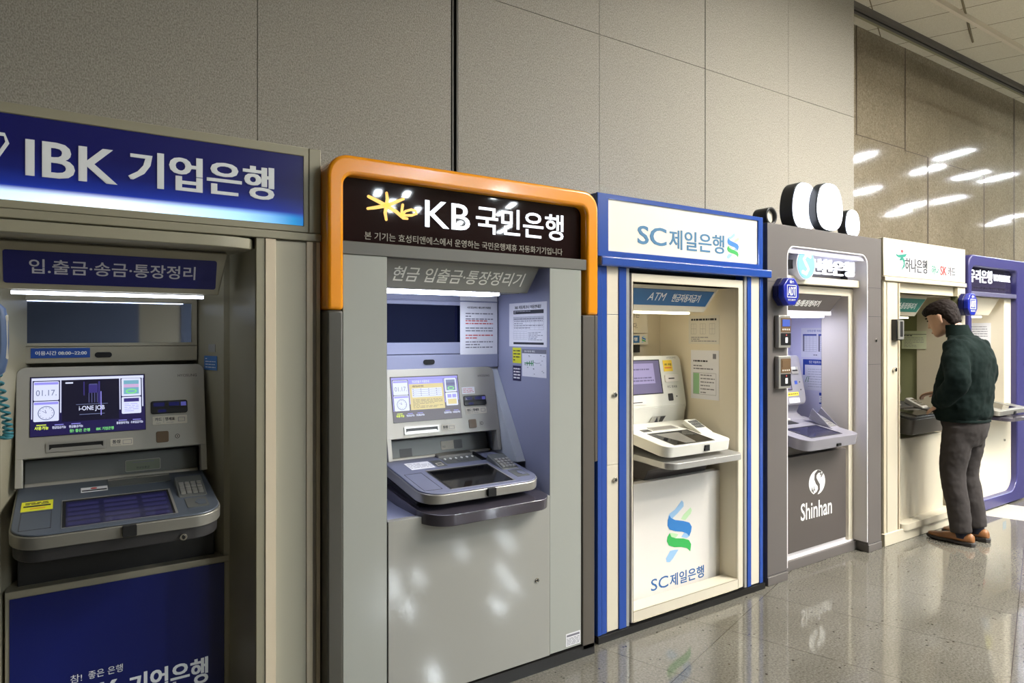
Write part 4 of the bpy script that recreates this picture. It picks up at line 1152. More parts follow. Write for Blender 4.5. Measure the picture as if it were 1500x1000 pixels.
def white_machine():
    cx = 2.827
    t = thing('cash_machine', 'white cash machine with a grey screen and silver shelf, in the blue framed kiosk', 'cash machine', (cx, 0.2, 0.703), MG)
    F = Fr((cx, 0.34, 1.04), (1, 0, 0), (0, 0.06, 0.32)); T = Fr((cx, -0.02, 0.92), (1, 0, 0), (0, 0.30, 0.05))
    b = MB(); b.box(F, -0.31, 0.31, 0.03, 0.335, -0.06, 0, WARMWHITE, (0.004, 0.004, 0.035, 0.035))
    y0, z0 = F.P(0, 0.03, 0).y, F.P(0, 0.03, 0).z
    b.prism_x([(y0, z0), (y0 + 0.012, z0 - 0.04), (y0 + 0.02, z0 - 0.10), (y0 - 0.02, 0.965), (y0 + 0.08, 0.94), (y0 + 0.08, z0)], cx - 0.31, cx + 0.31, WARMWHITE)
    b.build('fascia', t, 0.008, 3)
    b = MB(); b.box(F, -0.22, 0.125, 0.106, 0.312, 0, 0.001, SLOT); b.rect(F, -0.21, 0.117, 0.112, 0.306, 0.0014, LCD_S)
    b.rect(F, -0.19, 0.07, 0.17, 0.29, 0.0018, LCD_SB); paper_lines(b, F, -0.18, 0.06, 0.18, 0.28, 6, LCD_S, 0.0022, 0.5); b.build('screen', t, smooth=0, fix=False)
    b = MB(); b.box(F, 0.155, 0.232, 0.238, 0.306, 0, 0.001, YELLOW_O); b.box(F, 0.165, 0.222, 0.255, 0.265, 0.001, 0.0015, ORANGE_P, 0.003); b.text(F, '카드 투입', 0.165, 0.222, 0.272, 0.286, 0.0015, INK_D, 0.02); b.build('sticker', t, smooth=0)
    b = MB(); b.box(F, 0.150, 0.262, 0.172, 0.216, 0, 0.010, WHITEP, 0.006); b.rect(F, 0.175, 0.225, 0.190, 0.197, 0.0105, SLOT); b.build('card_slot', t, 0.002)
    b = MB(); b.text(F, '카드 명세표', 0.165, 0.25, 0.136, 0.152, 0.0008, INK_D); b.build('card_lettering', t, smooth=0)
    b = MB(); b.box(F, 0.163, 0.203, 0.060, 0.104, 0, 0.002, CHAR, 0.006); b.disc(F, 0.235, 0.085, 0.004, 0.004, 0, 0.002, INK_D, 10); b.build('barcode_reader', t)
    b = MB(); b.box(F, -0.22, -0.03, 0.050, 0.076, 0, 0.006, WHITEP, 0.004); b.rect(F, -0.21, -0.06, 0.060, 0.065, 0.0065, INK_D); b.build('passbook_slot', t)
    b = MB(); b.text(F, 'HYOSUNG', 0.19, 0.27, 0.316, 0.325, 0.0008, INK); b.build('maker_lettering', t, smooth=0)
    Fl = Fr((cx, y0 + 0.011, z0 - 0.10), (1, 0, 0), (0, -0.008, 0.06))
    b = MB(); b.poly(Fl, [(-0.01, 0.0), (0.10, 0.0), (0.135, 0.045), (0.03, 0.045)], 0, 0.003, SILVER); b.poly(Fl, [(0.035, 0.003), (0.07, 0.003), (0.062, 0.042)], 0.003, 0.004, INK_D); b.poly(Fl, [(0.075, 0.003), (0.10, 0.003), (0.13, 0.042), (0.09, 0.042)], 0.003, 0.004, CHAR); b.build('direction_plate', t, smooth=0)
    b = MB(); b.box(FRONT, cx - 0.28, cx + 0.28, 0.72, 1.34, -0.62, -0.43, CHAR); b.build('shell', t)
    b = MB(); b.box(T, -0.28, 0.243, -0.03, 0.37, -0.058, 0, WARMWHITE, (0.055, 0.045, 0.003, 0.003), 8)
    b.box(T, 0.243, 0.275, 0.25, 0.37, -0.058, 0, WARMWHITE); b.build('tray_top', t, 0.010, 3)
    b = MB(); b.frame(T, -0.20, 0.115, -0.012, 0.192, 0.005, 0, 0.002, CHAR); b.rect(T, -0.197, 0.112, -0.010, 0.190, 0.0006, LCD_K); b.poly(T, [(-0.10, 0.0), (-0.02, 0.0), (0.02, 0.17), (-0.16, 0.17)], 0.0006, 0.0012, mat('grey_display_patch', (120, 118, 112), 0.15)); b.build('touch_display', t, smooth=0)  # a grey tapered patch lies over the dark display
    b = MB(); b.box(T, -0.11, 0.085, 0.23, 0.285, 0, 0.003, SILVER); b.rect(T, -0.10, 0.075, 0.237, 0.278, 0.0034, mat('grey_slot_cover', (128, 124, 118), 0.3)); b.box(T, -0.19, -0.13, 0.225, 0.26, 0, 0.002, CHAR); b.build('cash_slot', t, smooth=0)
    K = Fr(T.P(0.185, 0.10, 0.004), (1, 0, 0), T.V * 1.0 + T.N * 0.28)
    b = MB(); b.box(K, -0.05, 0.05, 0.0, 0.15, -0.03, 0.0, WARMWHITE, 0.01); b.build('keypad', t, 0.006, 3)
    b = MB()
    for i in range(4):
        for j in range(3):
            b.box(K, -0.035 + i * 0.018, -0.021 + i * 0.018, 0.055 + j * 0.026, 0.075 + j * 0.026, 0, 0.004, GREY_DK)
    b.build('keys', t.children[-1])
    E = Fr((cx, -0.0505, 0.905), (1, 0, 0), (0, 0, 1)); b = MB(); b.box(E, 0.012, 0.048, -0.034, -0.002, -0.01, 0.002, BLACK); b.build('proximity_sensor', t)
    b = MB(); b.box(Fr((cx, 0, 0.835), (1, 0, 0), (0, 1, 0.05)), -0.27, 0.322, -0.07, 0.40, -0.034, 0, SILVER_T, (0.07, 0.05, 0.003, 0.003), 8); b.build('shelf', t, 0.010, 3)
    b = MB(); b.prism_x([(0.03, 0.80), (0.45, 0.83), (0.45, 0.704), (0.16, 0.704), (0.13, 0.76)], cx - 0.235, cx + 0.26, mat('charcoal_box', (62, 58, 57), 0.4)); b.build('lower_box', t, 0.004)
    return t
white_machine()

# ------------------------------------------------------------------ kiosk: warm grey with white rounded mouth
def warm_grey_kiosk():
    t = thing('cash_machine_kiosk', 'warm grey kiosk with rounded white-lit mouth and a dark grey lower panel', 'kiosk', (4.09, 0, 0), KG)
    F = FRONT
    b = MB()
    outer = [(3.449, 0.0), (3.449, 2.163), (4.728, 2.163), (4.728, 0.0)]
    inner = [(4.560, 0.0)] + rrect(3.642, 4.560, 0, 2.045, (0, 0, 0.075, 0.075), 8)[18:] + [(3.642, 0.0)]
    inner = [(4.560, 0.0)] + [p for p in rrect(3.642, 4.560, 0, 2.045, (0, 0, 0.075, 0.075), 8) if p[1] > 0.5] + [(3.642, 0.0)]
    b.poly(F, outer + inner, -0.14, 0, SHGREY); b.box(F, 3.449, 3.64, 0, 2.163, -0.86, -0.139, SHGREY); b.box(F, 4.63, 4.728, 0, 2.163, -0.86, -0.139, SHGREY); b.box(F, 3.60, 4.65, 2.06, 2.163, -0.86, -0.139, SHGREY); b.build('housing', t, 0.002)
    h = t.children[-1]
    for x0, x1, zz in ((3.450, 3.642, (1.815, 0.06)), (4.562, 4.727, (1.818, 1.62, 1.29, 0.055))):
        for z in zz:
            b = MB(); b.box(F, x0, x1, z - 0.0012, z + 0.0012, -0.002, 0.0006, INK_D); b.build('joint', h, smooth=0)
    b = MB()
    r2 = [p for p in rrect(3.6425, 4.5595, 0, 2.0445, (0, 0, 0.075, 0.075), 8) if p[1] > 0.5]
    r3 = [p for p in rrect(3.652, 4.550, 0, 2.035, (0, 0, 0.068, 0.068), 8) if p[1] > 0.5]
    b.poly(F, [(4.5595, 0.07)] + r2 + [(3.6425, 0.07), (3.652, 0.07)] + r3[::-1] + [(4.550, 0.07)], -0.14, -0.002, SHWHITE); b.build('white_reveal', t, 0.001)
    b = MB(); b.box(F, 4.568, 4.595, 0.0, 0.0, 0, 0, SHGREY)
    # the lit sign bay
    b = MB(); b.box(F, 3.652, 4.550, 1.868, 2.03, -0.20, -0.19, SHGREY); b.box(F, 3.652, 4.550, 2.00, 2.034, -0.19, -0.015, LILACW); b.build('sign_bay', t)
    b = MB(); b.box(F, 3.66, 4.545, 2.020, 2.033, -0.12, -0.04, mat('sign_bay_lamp', (250, 250, 250), 0.5, emit=(222, 226, 255), es=1.8)); b.build('lamp_tube', t, smooth=0)
    b = MB(); b.box(F, 3.652, 4.550, 1.820, 1.868, -0.20, -0.055, CREAM); b.build('cross_rail', t, 0.003)
    b = MB(); b.box(F, 3.652, 3.83, 1.91, 1.965, -0.10, -0.05, SLOT); b.build('disc_bracket', t)
    b = MB(); b.disc(F, 3.870, 1.940, 0.098, 0.098, -0.085, -0.022, CLEAR, 40); b.disc(F, 3.870, 1.940, 0.090, 0.090, -0.022, -0.018, SIGNBLUE, 40)
    b.stroke(F, [(3.91, 1.99), (3.87, 2.0), (3.84, 1.97), (3.865, 1.94), (3.89, 1.91), (3.865, 1.88), (3.83, 1.89)], 0.022, -0.018, -0.016, SIGNGLOW); b.build('round_sign', t, 0.002)
    b = MB(); b.text(F, '신한은행', 3.985, 4.49, 1.890, 1.992, -0.075, SIGNGLOW, 0.012, thick=0.02); b.build('sign_lettering', t, smooth=0)
    # inner mouth
    b = MB(); b.frame(F, 3.652, 4.550, 0.03, 1.812, 0.03, -0.30, -0.10, CREAM, 0, 0, (0.02, 0.06, 0.03, 0.05)); b.build('surround', t, 0.003)
    liner(t, [(0.0, 0.10), (0.0, 0.62)], 3.672, 4.602, 0.06, 1.77, LILACW, 0.62)
    F2 = slanted(0, 0, 1.770, 1.635, 0.10, 0.17); L = 0.152
    b = MB(); b.poly(F2, [(3.68, 0), (4.360, 0), (4.42, L), (3.68, L)], -0.05, 0, SHGREY_D); b.build('service_sign', t, 0.002)
    s_ = t.children[-1]
    b = MB(); b.text(F2, '현금 입금인출/통장정리기', 3.71, 4.205, 0.055, 0.100, 0.001, WHITE, 0.02, 0.2); b.build('lettering', s_, smooth=0)
    b = MB(); b.box(top(1.615), 3.70, 4.36, 0.20, 0.36, 0, 0.012, LAMP_W); b.box(top(1.627), 3.68, 4.38, 0.16, 0.40, 0, 0.03, LILACW); b.build('lamp_tube', t, smooth=0)
    b = MB(); b.box(front(0.10), 3.69, 4.46, 0.10, 0.712, -0.08, 0, SHGREY_D); b.build('lower_panel', t, 0.002)
    p_ = t.children[-1]
    Fp = front(0.0995)
    b = MB(); b.text(Fp, 'Shinhan', 3.935, 4.288, 0.288, 0.400, 0, WHITE, 0.01); b.build('lettering', p_, smooth=0)
    b = MB()
    b.disc(Fp, 4.115, 0.520, 0.092, 0.082, 0, 0.0008, WHITE, 40)
    b.stroke(Fp, [(4.160, 0.585), (4.125, 0.590), (4.098, 0.572), (4.095, 0.545), (4.112, 0.520), (4.134, 0.498), (4.136, 0.470), (4.115, 0.448), (4.085, 0.444)], 0.024, 0.0008, 0.0014, SHGREY_D, [0.4, 0.9, 1, 1.1, 1.2, 1.1, 1, 0.9, 0.4])
    for dx, dz in ((0.035, 0.0), (0.048, 0.012), (0.025, 0.014)):
        b.poly(Fp, [(4.13 + dx - 0.01, 0.575 + dz - 0.03), (4.13 + dx + 0.008, 0.575 + dz - 0.022), (4.13 + dx, 0.575 + dz)], 0.0008, 0.0014, SHGREY_D)
    for dx, dz in ((-0.035, 0.0), (-0.048, 0.01), (-0.022, 0.012)):
        b.poly(Fp, [(4.10 + dx, 0.455 + dz), (4.10 + dx + 0.014, 0.455 + dz), (4.10 + dx + 0.002, 0.49 + dz)], 0.0008, 0.0014, SHGREY_D)
    b.build('emblem', p_, smooth=0)
    b = MB(); b.box(front(0.12), 3.65, 4.602, 0.06, 0.70, -0.06, 0, SHWHITE); b.box(front(0.10), 3.65, 4.602, 0.062, 0.072, -0.05, 0.004, SHWHITE); b.build('white_backing', t)
    b = MB(); b.box(front(0.10), 3.63, 4.60, 0.0, 0.062, -0.3, 0.02, SHGREY); b.box(F, 3.447, 3.644, 0, 0.052, -0.3, 0.006, SHGREY); b.box(F, 4.558, 4.730, 0, 0.052, -0.3, 0.006, SHGREY); b.build('plinth', t, 0.003)
    b = MB(); b.disc(F, 4.655, 1.455, 0.012, 0.012, -0.002, 0.006, CHROME, 16); b.build('lock', t, 0.001)
    return t
warm_grey_kiosk()
Fs = side(4.6018)
notice('white sheet with two tables, topmost on the lit side wall of the warm grey kiosk', Fs, -0.53, -0.255, 1.325, 1.545, lambda b, F, u0, u1, v0, v1, w: (
    [(b.rect(F, a, d, v1 - 0.058, v1 - 0.046, w, INK_B), b.rect(F, a, a + 0.012, v0 + 0.045, v1 - 0.058, w, INK), grid(b, F, a, d, v0 + 0.045, v1 - 0.05, 4, 8, 0.001, w + 0.0002, INK)) for a, d in ((u0 + 0.015, u0 + 0.125), (u0 + 0.14, u0 + 0.255))],
    b.text(F, '신한은행 자동화기기', u0 + 0.05, u0 + 0.21, v1 - 0.03, v1 - 0.014, w, INK_B), paper_lines(b, F, u0 + 0.10, u1 - 0.10, v0 + 0.012, v0 + 0.026, 1, INK, w, 0.5)))
notice('white map sheet with blue border, below the two-table sheet in the warm grey kiosk', Fs, -0.525, -0.25, 1.082, 1.315, lambda b, F, u0, u1, v0, v1, w: (
    b.rect(F, u0 + 0.01, u1 - 0.012, v1 - 0.045, v1 - 0.004, w, INK_B), b.rect(F, u0 + 0.01, u0 + 0.026, v0 + 0.11, v1 - 0.04, w, INK_B), b.rect(F, u1 - 0.03, u1 - 0.012, v0 + 0.12, v1 - 0.04, w, INK_B),
    b.text(F, '인근 자동화코너 안내', u0 + 0.06, u1 - 0.08, v1 - 0.034, v1 - 0.014, w + 0.0003, WHITE, 0.02),
    [b.stroke(F, [(u0 + 0.03 + i * 0.02, v0 + 0.06), (u0 + 0.045 + i * 0.014, v0 + 0.10)], 0.004, w - 0.0003, w + 0.0002, INK_G) for i in range(2)], p_lines(INK, 8, 0.12)(b, F, u0 + 0.03, u1 - 0.03, v0, v1 - 0.05, w)))
notice('small white and navy slip, lowest on the side wall of the warm grey kiosk', Fs, -0.385, -0.262, 0.985, 1.068, lambda b, F, u0, u1, v0, v1, w: (
    b.rect(F, u0, u1, v1 - 0.022, v1, w, INK_B), b.rect(F, u0, u1, v0, v0 + 0.010, w, INK_B), p_lines(INK, 3, 0.3)(b, F, u0, u1, v0, v1 - 0.02, w)))

def lilac_machine():
    cx = 4.11
    t = thing('cash_machine', 'lilac grey cash machine with rounded fascia, in the warm grey kiosk', 'cash machine', (cx, 0.2, 0.72), MG)
    F = Fr((cx, 0.35, 1.02), (1, 0, 0), (0, 0.06, 0.31)); T = Fr((cx, 0.0, 0.838), (1, 0, 0), (0, 0.31, 0.055))
    b = MB(); b.box(F, -0.285, 0.285, -0.02, 0.335, -0.06, 0, SHMACH, (0.03, 0.05, 0.035, 0.035), 8)
    b.prism_x([(0.37, 1.02), (0.40, 0.94), (0.34, 0.90), (0.34, 0.87), (0.50, 0.87), (0.50, 1.02)], cx - 0.26, cx + 0.245, SHMACH); b.build('fascia', t, 0.012, 3)
    b = MB(); b.box(F, -0.21, 0.135, 0.085, 0.290, 0, 0.001, SLOT); b.rect(F, -0.203, 0.127, 0.092, 0.283, 0.0014, LCD_S); b.rect(F, -0.19, 0.11, 0.20, 0.27, 0.0018, LCD2); b.build('screen', t, smooth=0, fix=False)
    b = MB(); b.box(F, 0.155, 0.235, 0.20, 0.25, 0, 0.006, SILVER, 0.006); b.rect(F, 0.165, 0.225, 0.218, 0.228, 0.0065, SLOT); b.rect(F, 0.16, 0.20, 0.232, 0.248, 0.0065, WHITE_L); b.build('card_slot', t)
    b = MB(); b.box(F, 0.175, 0.205, 0.125, 0.15, 0, 0.002, INK_B); b.disc(F, 0.235, 0.14, 0.005, 0.005, 0, 0.002, SLOT, 10); b.disc(F, 0.235, 0.085, 0.005, 0.005, 0, 0.002, SLOT, 10); b.build('button', t)
    b = MB(); b.box(F, 0.04, 0.20, 0.045, 0.070, 0, 0.001, YELLOW_O); paper_lines(b, F, 0.05, 0.19, 0.05, 0.066, 1, INK_D, 0.0014, 0.5); b.build('sticker', t, smooth=0, label='yellow sticker')
    b = MB(); b.box(F, 0.08, 0.20, -0.004, 0.03, 0, 0.001, PAPER); paper_lines(b, F, 0.09, 0.19, 0.0, 0.02, 2, INK, 0.0014, 0.4); b.build('sticker', t, smooth=0, label='white sticker')
    b = MB(); b.box(FRONT, cx - 0.25, cx + 0.25, 0.72, 1.30, -0.62, -0.44, CHAR); b.build('shell', t)
    b = MB(); b.box(T, -0.31, 0.305, -0.03, 0.40, -0.07, 0, SHMACH, (0.08, 0.06, 0.003, 0.003), 8); b.build('tray_top', t, 0.012, 3)
    b = MB(); b.frame(T, -0.20, 0.15, 0.01, 0.205, 0.006, 0, 0.003, CHAR); b.rect(T, -0.195, 0.145, 0.015, 0.20, 0.0006, LCD); b.build('touch_display', t, smooth=0)
    b = MB(); b.box(T, -0.15, 0.06, 0.27, 0.35, 0, 0.002, SLOT); b.box(T, -0.16, 0.07, 0.345, 0.362, 0, 0.012, WHITEP); b.build('cash_slot', t)
    K = Fr(T.P(0.235, 0.10, 0.0), (1, 0, 0), T.V * 1.0 + T.N * 0.3)
    b = MB(); b.box(K, -0.045, 0.055, 0.0, 0.19, -0.03, 0.0, SHMACH, 0.01)
    b.add([K.P(-0.045, 0.02, 0), K.P(-0.045, 0.19, 0), K.P(-0.045, 0.19, 0.05), K.P(-0.05, 0.02, 0), K.P(-0.05, 0.19, 0), K.P(-0.05, 0.19, 0.05)], [(0, 1, 2), (5, 4, 3), (0, 3, 4, 1), (1, 4, 5, 2), (2, 5, 3, 0)], SHMACH)
    b.add([K.P(0.055, 0.02, 0), K.P(0.055, 0.19, 0), K.P(0.055, 0.19, 0.05), K.P(0.05, 0.02, 0), K.P(0.05, 0.19, 0), K.P(0.05, 0.19, 0.05)], [(0, 1, 2), (5, 4, 3), (0, 3, 4, 1), (1, 4, 5, 2), (2, 5, 3, 0)], SHMACH)
    b.build('keypad', t, 0.003)
    b = MB()
    for i in range(4):
        for j in range(4):
            b.box(K, -0.032 + i * 0.019, -0.017 + i * 0.019, 0.03 + j * 0.026, 0.05 + j * 0.026, 0, 0.004, SILVER)
    b.build('keys', t.children[-1])
    E = Fr((cx, -0.029, 0.80), (1, 0, 0), (0, 0, 1)); b = MB(); b.box(E, 0.03, 0.07, -0.026, -0.010, -0.01, 0.002, BLACK); b.build('proximity_sensor', t)
    b = MB(); b.prism_x([(0.13, 0.80), (0.5, 0.83), (0.5, 0.714), (0.13, 0.714)], cx - 0.28, cx + 0.29, SHGREY_D); b.build('lower_box', t, 0.004)
lilac_machine()

def octagon_box(label, F, cu, cv, r):
    t = thing('alarm_box', label, 'alarm box', tuple(F.P(cu, cv, 0)))
    oc = lambda k: [(cu + r * k * math.cos(math.radians(22.5 + 45 * i)) * 1.02, cv + r * k * math.sin(math.radians(22.5 + 45 * i)) * 1.08) for i in range(8)]
    b = MB(); b.poly(F, oc(1.0), 0.0, 0.035, mat('navy_plastic', (14, 20, 84), 0.4)); b.build('back_shell', t, 0.004)
    b = MB(); b.poly(F, oc(1.0), 0.036, 0.075, BLUEPLASTIC); b.build('front_shell', t, 0.008, 3)
    b = MB(); b.frame(F, cu - r * 0.55, cu + r * 0.55, cv - r * 0.42, cv + r * 0.48, r * 0.05, 0.075, 0.0765, WHITE)
    b.text(F, 'ADT', cu - r * 0.44, cu + r * 0.44, cv - r * 0.27, cv + r * 0.33, 0.0765, WHITE, 0.022); b.text(F, '캡스', cu - r * 0.26, cu + r * 0.26, cv + r * 0.60, cv + r * 0.80, 0.0765, WHITE, 0.03)
    b.text(F, 'SECURITY', cu - r * 0.45, cu + r * 0.45, cv - r * 0.66, cv - r * 0.54, 0.0765, WHITE, 0.02); b.build('lettering', t, smooth=0)
octagon_box('blue octagonal alarm box on the left post of the warm grey kiosk', FRONT, 3.575, 1.752, 0.083)
octagon_box('blue octagonal alarm box high between the ivory kiosk and the indigo kiosk', FRONT, 5.965, 1.735, 0.088)

def reader(label, cz, icon):
    t = thing('fingerprint_reader', label, 'door reader', (3.575, 0, cz), 'door readers on the warm grey post')
    b = MB(); b.box(FRONT, 3.515, 3.635, cz - 0.098, cz + 0.098, 0, 0.03, SILVER, 0.008); b.build('case', t, 0.005, 3)
    b = MB(); b.box(FRONT, 3.535, 3.632, cz - 0.004, cz + 0.082, 0.03, 0.032, BRONZE, 0.004); b.box(FRONT, 3.545, 3.622, cz + 0.03, cz + 0.072, 0.032, 0.034, icon, 0.003)
    for i in range(4):
        b.disc(FRONT, 3.553 + i * 0.02, cz + 0.012, 0.005, 0.005, 0.032, 0.033, WHITE, 10)
    b.build('display', t, smooth=0)
    b = MB(); b.box(FRONT, 3.535, 3.632, cz - 0.082, cz - 0.010, 0.03, 0.032, SLOT, 0.004); b.box(FRONT, 3.575, 3.598, cz - 0.068, cz - 0.035, 0.032, 0.034, PAPER, 0.003); b.disc(FRONT, 3.587, cz - 0.022, 0.005, 0.005, 0.032, 0.033, INK_R, 10); b.build('finger_pad', t, smooth=0)
reader('grey door reader with a blue display, upper of two on the warm grey post', 1.515, INK_B)
reader('grey door reader with a brown display, lower of two on the warm grey post', 1.270, BRONZE)

# plain light boxes and a round plaque on top of the warm grey kiosk
def light_box(label, cx, w_, h_, y, d, name='light_box'):
    t = thing(name, label, 'light box', (cx, y, 2.163), 'glowing light boxes on the warm grey kiosk')
    F = front(y)
    pts = [(cx + w_ / 2 * math.copysign(abs(math.cos(a)) ** 0.75, math.cos(a)), 2.166 + h_ * (0.42 + 0.58 * math.sin(a)) if math.sin(a) > 0 else 2.166 + h_ * 0.42 * (1 + math.sin(a)))
           for a in [2 * math.pi * i / 36 for i in range(36)]]
    b = MB(); b.poly(F, pts, -d, 0.0, mat('light_box_shell', (40, 44, 50), 0.4)); b.build('shell', t, 0.006)
    b = MB(); b.poly(F, [(cx + (u - cx) * 0.97, 2.166 + (v - 2.166) * 0.98 + 0.002) for u, v in pts], 0.0, 0.012, mat('glowing_white_face', (245, 248, 255), 0.4, emit=(232, 240, 255), es=2.2)); b.build('glowing_face', t, 0.006)
light_box('white glowing rounded light box with a black shell, leftmost on the warm grey kiosk', 3.935, 0.27, 0.31, 0.075, 0.09)
light_box('white glowing rounded light box, middle one of three on the warm grey kiosk', 4.09, 0.29, 0.31, 0.0, 0.055)
light_box('small white glowing rounded light box, rightmost on the warm grey kiosk', 4.49, 0.17, 0.19, 0.075, 0.06)
t = thing('round_plaque', 'small black rimmed round plaque behind the top corner of warm grey kiosk', 'plaque', (3.52, 0.05, 2.163))
F = front(0.06)
b = MB(); b.ring(F, [(3.575 + 0.056 * math.cos(a), 2.221 + 0.056 * math.sin(a)) for a in [i * math.pi / 16 for i in range(32)]], [(3.575 + 0.040 * math.cos(a), 2.221 + 0.040 * math.sin(a)) for a in [i * math.pi / 16 for i in range(32)]], -0.10, 0, SLOT); b.build('rim', t, 0.004)
b = MB(); b.disc(F, 3.575, 2.221, 0.04, 0.04, -0.09, -0.02, LABEL_P); b.build('face', t, smooth=0)

# ------------------------------------------------------------------ kiosk: ivory
def ivory_kiosk():
    y0 = 0.01
    t = thing('cash_machine_kiosk', 'ivory kiosk with a lit white sign, the man stands in front of it', 'kiosk', (5.41, 0, 0), KG)
    F = front(y0)
    b = MB(); b.box(F, 4.780, 6.040, 1.880, 2.183, -0.86, -0.012, HACREAM); b.frame(F, 4.780, 6.040, 1.912, 2.183, 0.03, -0.012, 0.0, HACREAM, 0, 0, (0.09, 0.085, 0.035, 0.03)); b.box(F, 4.780, 6.040, 1.876, 1.908, -0.012, 0.012, HACREAM); b.build('header', t, 0.004)
    b = MB(); b.box(F, 4.870, 5.955, 1.947, 2.153, -0.012, -0.004, mat('lit_white_sign', (226, 222, 216), 0.4, emit=(255, 248, 238), es=0.18)); b.build('sign_panel', t, smooth=0)
    HG = mat('teal_green_print', (20, 128, 108), 0.5)
    b = MB(); w = -0.0038
    b.text(F, '하나은행', 5.085, 5.42, 1.955, 2.058, w, INK_D, 0.035)
    b.text(F, '하나', 5.486, 5.60, 1.955, 2.028, w, HG, 0.035); b.text(F, 'SK', 5.622, 5.730, 1.957, 2.028, w, mat('red_print_sign', (214, 44, 40), 0.5), 0.05); b.text(F, '카드', 5.748, 5.875, 1.957, 2.028, w, INK_D, 0.035)
    b.build('sign_lettering', t, smooth=0)
    b = MB()
    b.poly(F, [(4.955, 2.080), (4.989, 2.072), (5.047, 2.080), (5.115, 2.088), (5.089, 2.064), (5.039, 2.054), (4.989, 2.054), (4.963, 2.064)], w, w + 0.0006, HG)
    b.stroke(F, [(5.018, 2.040), (5.047, 2.052), (5.073, 2.032), (5.073, 2.000), (5.039, 1.968)], 0.026, w, w + 0.0006, HG, [0.7, 1, 1, 0.9, 0.3]); b.disc(F, 5.043, 2.102, 0.016, 0.012, w, w + 0.0006, mat('dark_red_print', (160, 40, 50), 0.5), 14); b.build('emblem', t, smooth=0)
    b = MB(); b.box(F, 4.780, 5.000, 0.05, 1.876, -0.86, -0.006, HACREAM); b.box(F, 4.830, 4.975, 0.06, 1.870, -0.006, 0, HACREAM); b.box(F, 4.783, 4.800, 0.06, 1.87, -0.006, 0.0, HACREAM_D); b.box(F, 4.985, 5.003, 0.06, 1.87, -0.006, 0.002, HACREAM_D); b.build('jamb', t, 0.002)
    j = t.children[-1]
    b = MB(); b.disc(F, 4.915, 1.245, 0.016, 0.016, 0, 0.02, CHROME, 18); b.build('lock', j, 0.003)
    b = MB(); b.box(F, 5.908, 6.038, 0.05, 1.876, -0.86, 0, HACREAM); b.box(F, 5.93, 5.936, 0.06, 1.85, 0, 0.002, HACREAM_D); b.build('jamb', t, 0.002)
    b = MB(); b.box(F, 4.775, 6.040, 0.0, 0.088, -0.4, 0.012, HACREAM); b.build('plinth', t, 0.004)
    b = MB(); b.box(F, 5.003, 5.905, 1.80, 1.876, -0.15, -0.03, HACREAM); b.box(F, 5.01, 5.90, 1.79, 1.80, -0.15, -0.05, HACREAM_D); b.build('lintel', t, 0.003)
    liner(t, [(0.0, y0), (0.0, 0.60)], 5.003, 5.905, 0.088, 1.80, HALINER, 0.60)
    b = MB(); b.box(front(0.06), 5.890, 5.905, 0.10, 1.80, -0.25, 0, HACREAM); b.build('side_lining', t)
    F2 = slanted(0, 0, 1.795, 1.64, 0.10, 0.17); L = 0.17
    b = MB(); b.poly(F2, [(5.02, 0), (5.555, 0), (5.62, L), (5.02, L)], -0.05, 0, HACREAM); b.build('service_sign', t, 0.002)
    s_ = t.children[-1]
    b = MB(); b.poly(F2, [(5.03, 0.035), (5.545, 0.035), (5.60, 0.145), (5.03, 0.145)], 0, 0.002, HAGREEN); b.build('sign_panel', s_, smooth=0)
    b = MB(); b.text(F2, '현금자동지급기·통장정리기', 4.95, 5.50, 0.060, 0.110, 0.0025, WHITE, 0.03, 0.2); b.build('lettering', s_, smooth=0)
    b = MB(); b.box(top(1.622), 5.03, 5.50, 0.19, 0.26, 0, 0.012, mat('warm_lamp', (250, 245, 225), 0.5, emit=(255, 244, 205), es=4.0)); b.build('lamp_tube', t, smooth=0)
    b = MB(); b.box(front(0.07), 5.13, 5.80, 0.11, 0.72, -0.25, 0, HACREAM); b.build('lower_cabinet', t, 0.006)
    b = MB(); b.box(top(0.075), 5.02, 5.86, -0.02, 0.25, 0, 0.045, HACREAM, (0.05, 0.05, 0.0, 0.0)); b.build('sill', t, 0.006)
    b = MB(); b.box(F, 5.955, 6.02, 0.18, 0.25, 0, 0.001, mat('pale_blue_label', (180, 205, 220), 0.5)); b.build('label_plate', t, smooth=0)
ivory_kiosk()
t = thing('fingerprint_reader', 'slim black door reader on the left post of the ivory kiosk', 'door reader', (4.93, 0, 1.52))
b = MB(); b.box(front(0.01), 4.885, 4.975, 1.455, 1.605, 0, 0.035, SLOT, 0.006); b.build('case', t, 0.003)
b = MB(); b.box(front(0.01), 4.895, 4.972, 1.462, 1.598, 0.0355, 0.045, SILVER, 0.006); b.box(front(0.01), 4.918, 4.955, 1.480, 1.590, 0.045, 0.047, BLACK, 0.006); b.build('front_plate', t, 0.002)
notice('pale green notice sheet behind the man, on the side wall of the ivory kiosk', side(5.888), -0.43, -0.235, 1.375, 1.525, lambda b, F, u0, u1, v0, v1, w: (
    b.rect(F, u0, u1, v1 - 0.03, v1 - 0.026, w, INK_D), paper_lines(b, F, u0 + 0.01, u1 - 0.01, v1 - 0.045, v1 - 0.032, 1, INK_D, w, 0.6), p_lines(INK, 7, 0.25)(b, F, u0, u1, v0, v1 - 0.04, w)), base=PAPER_G)

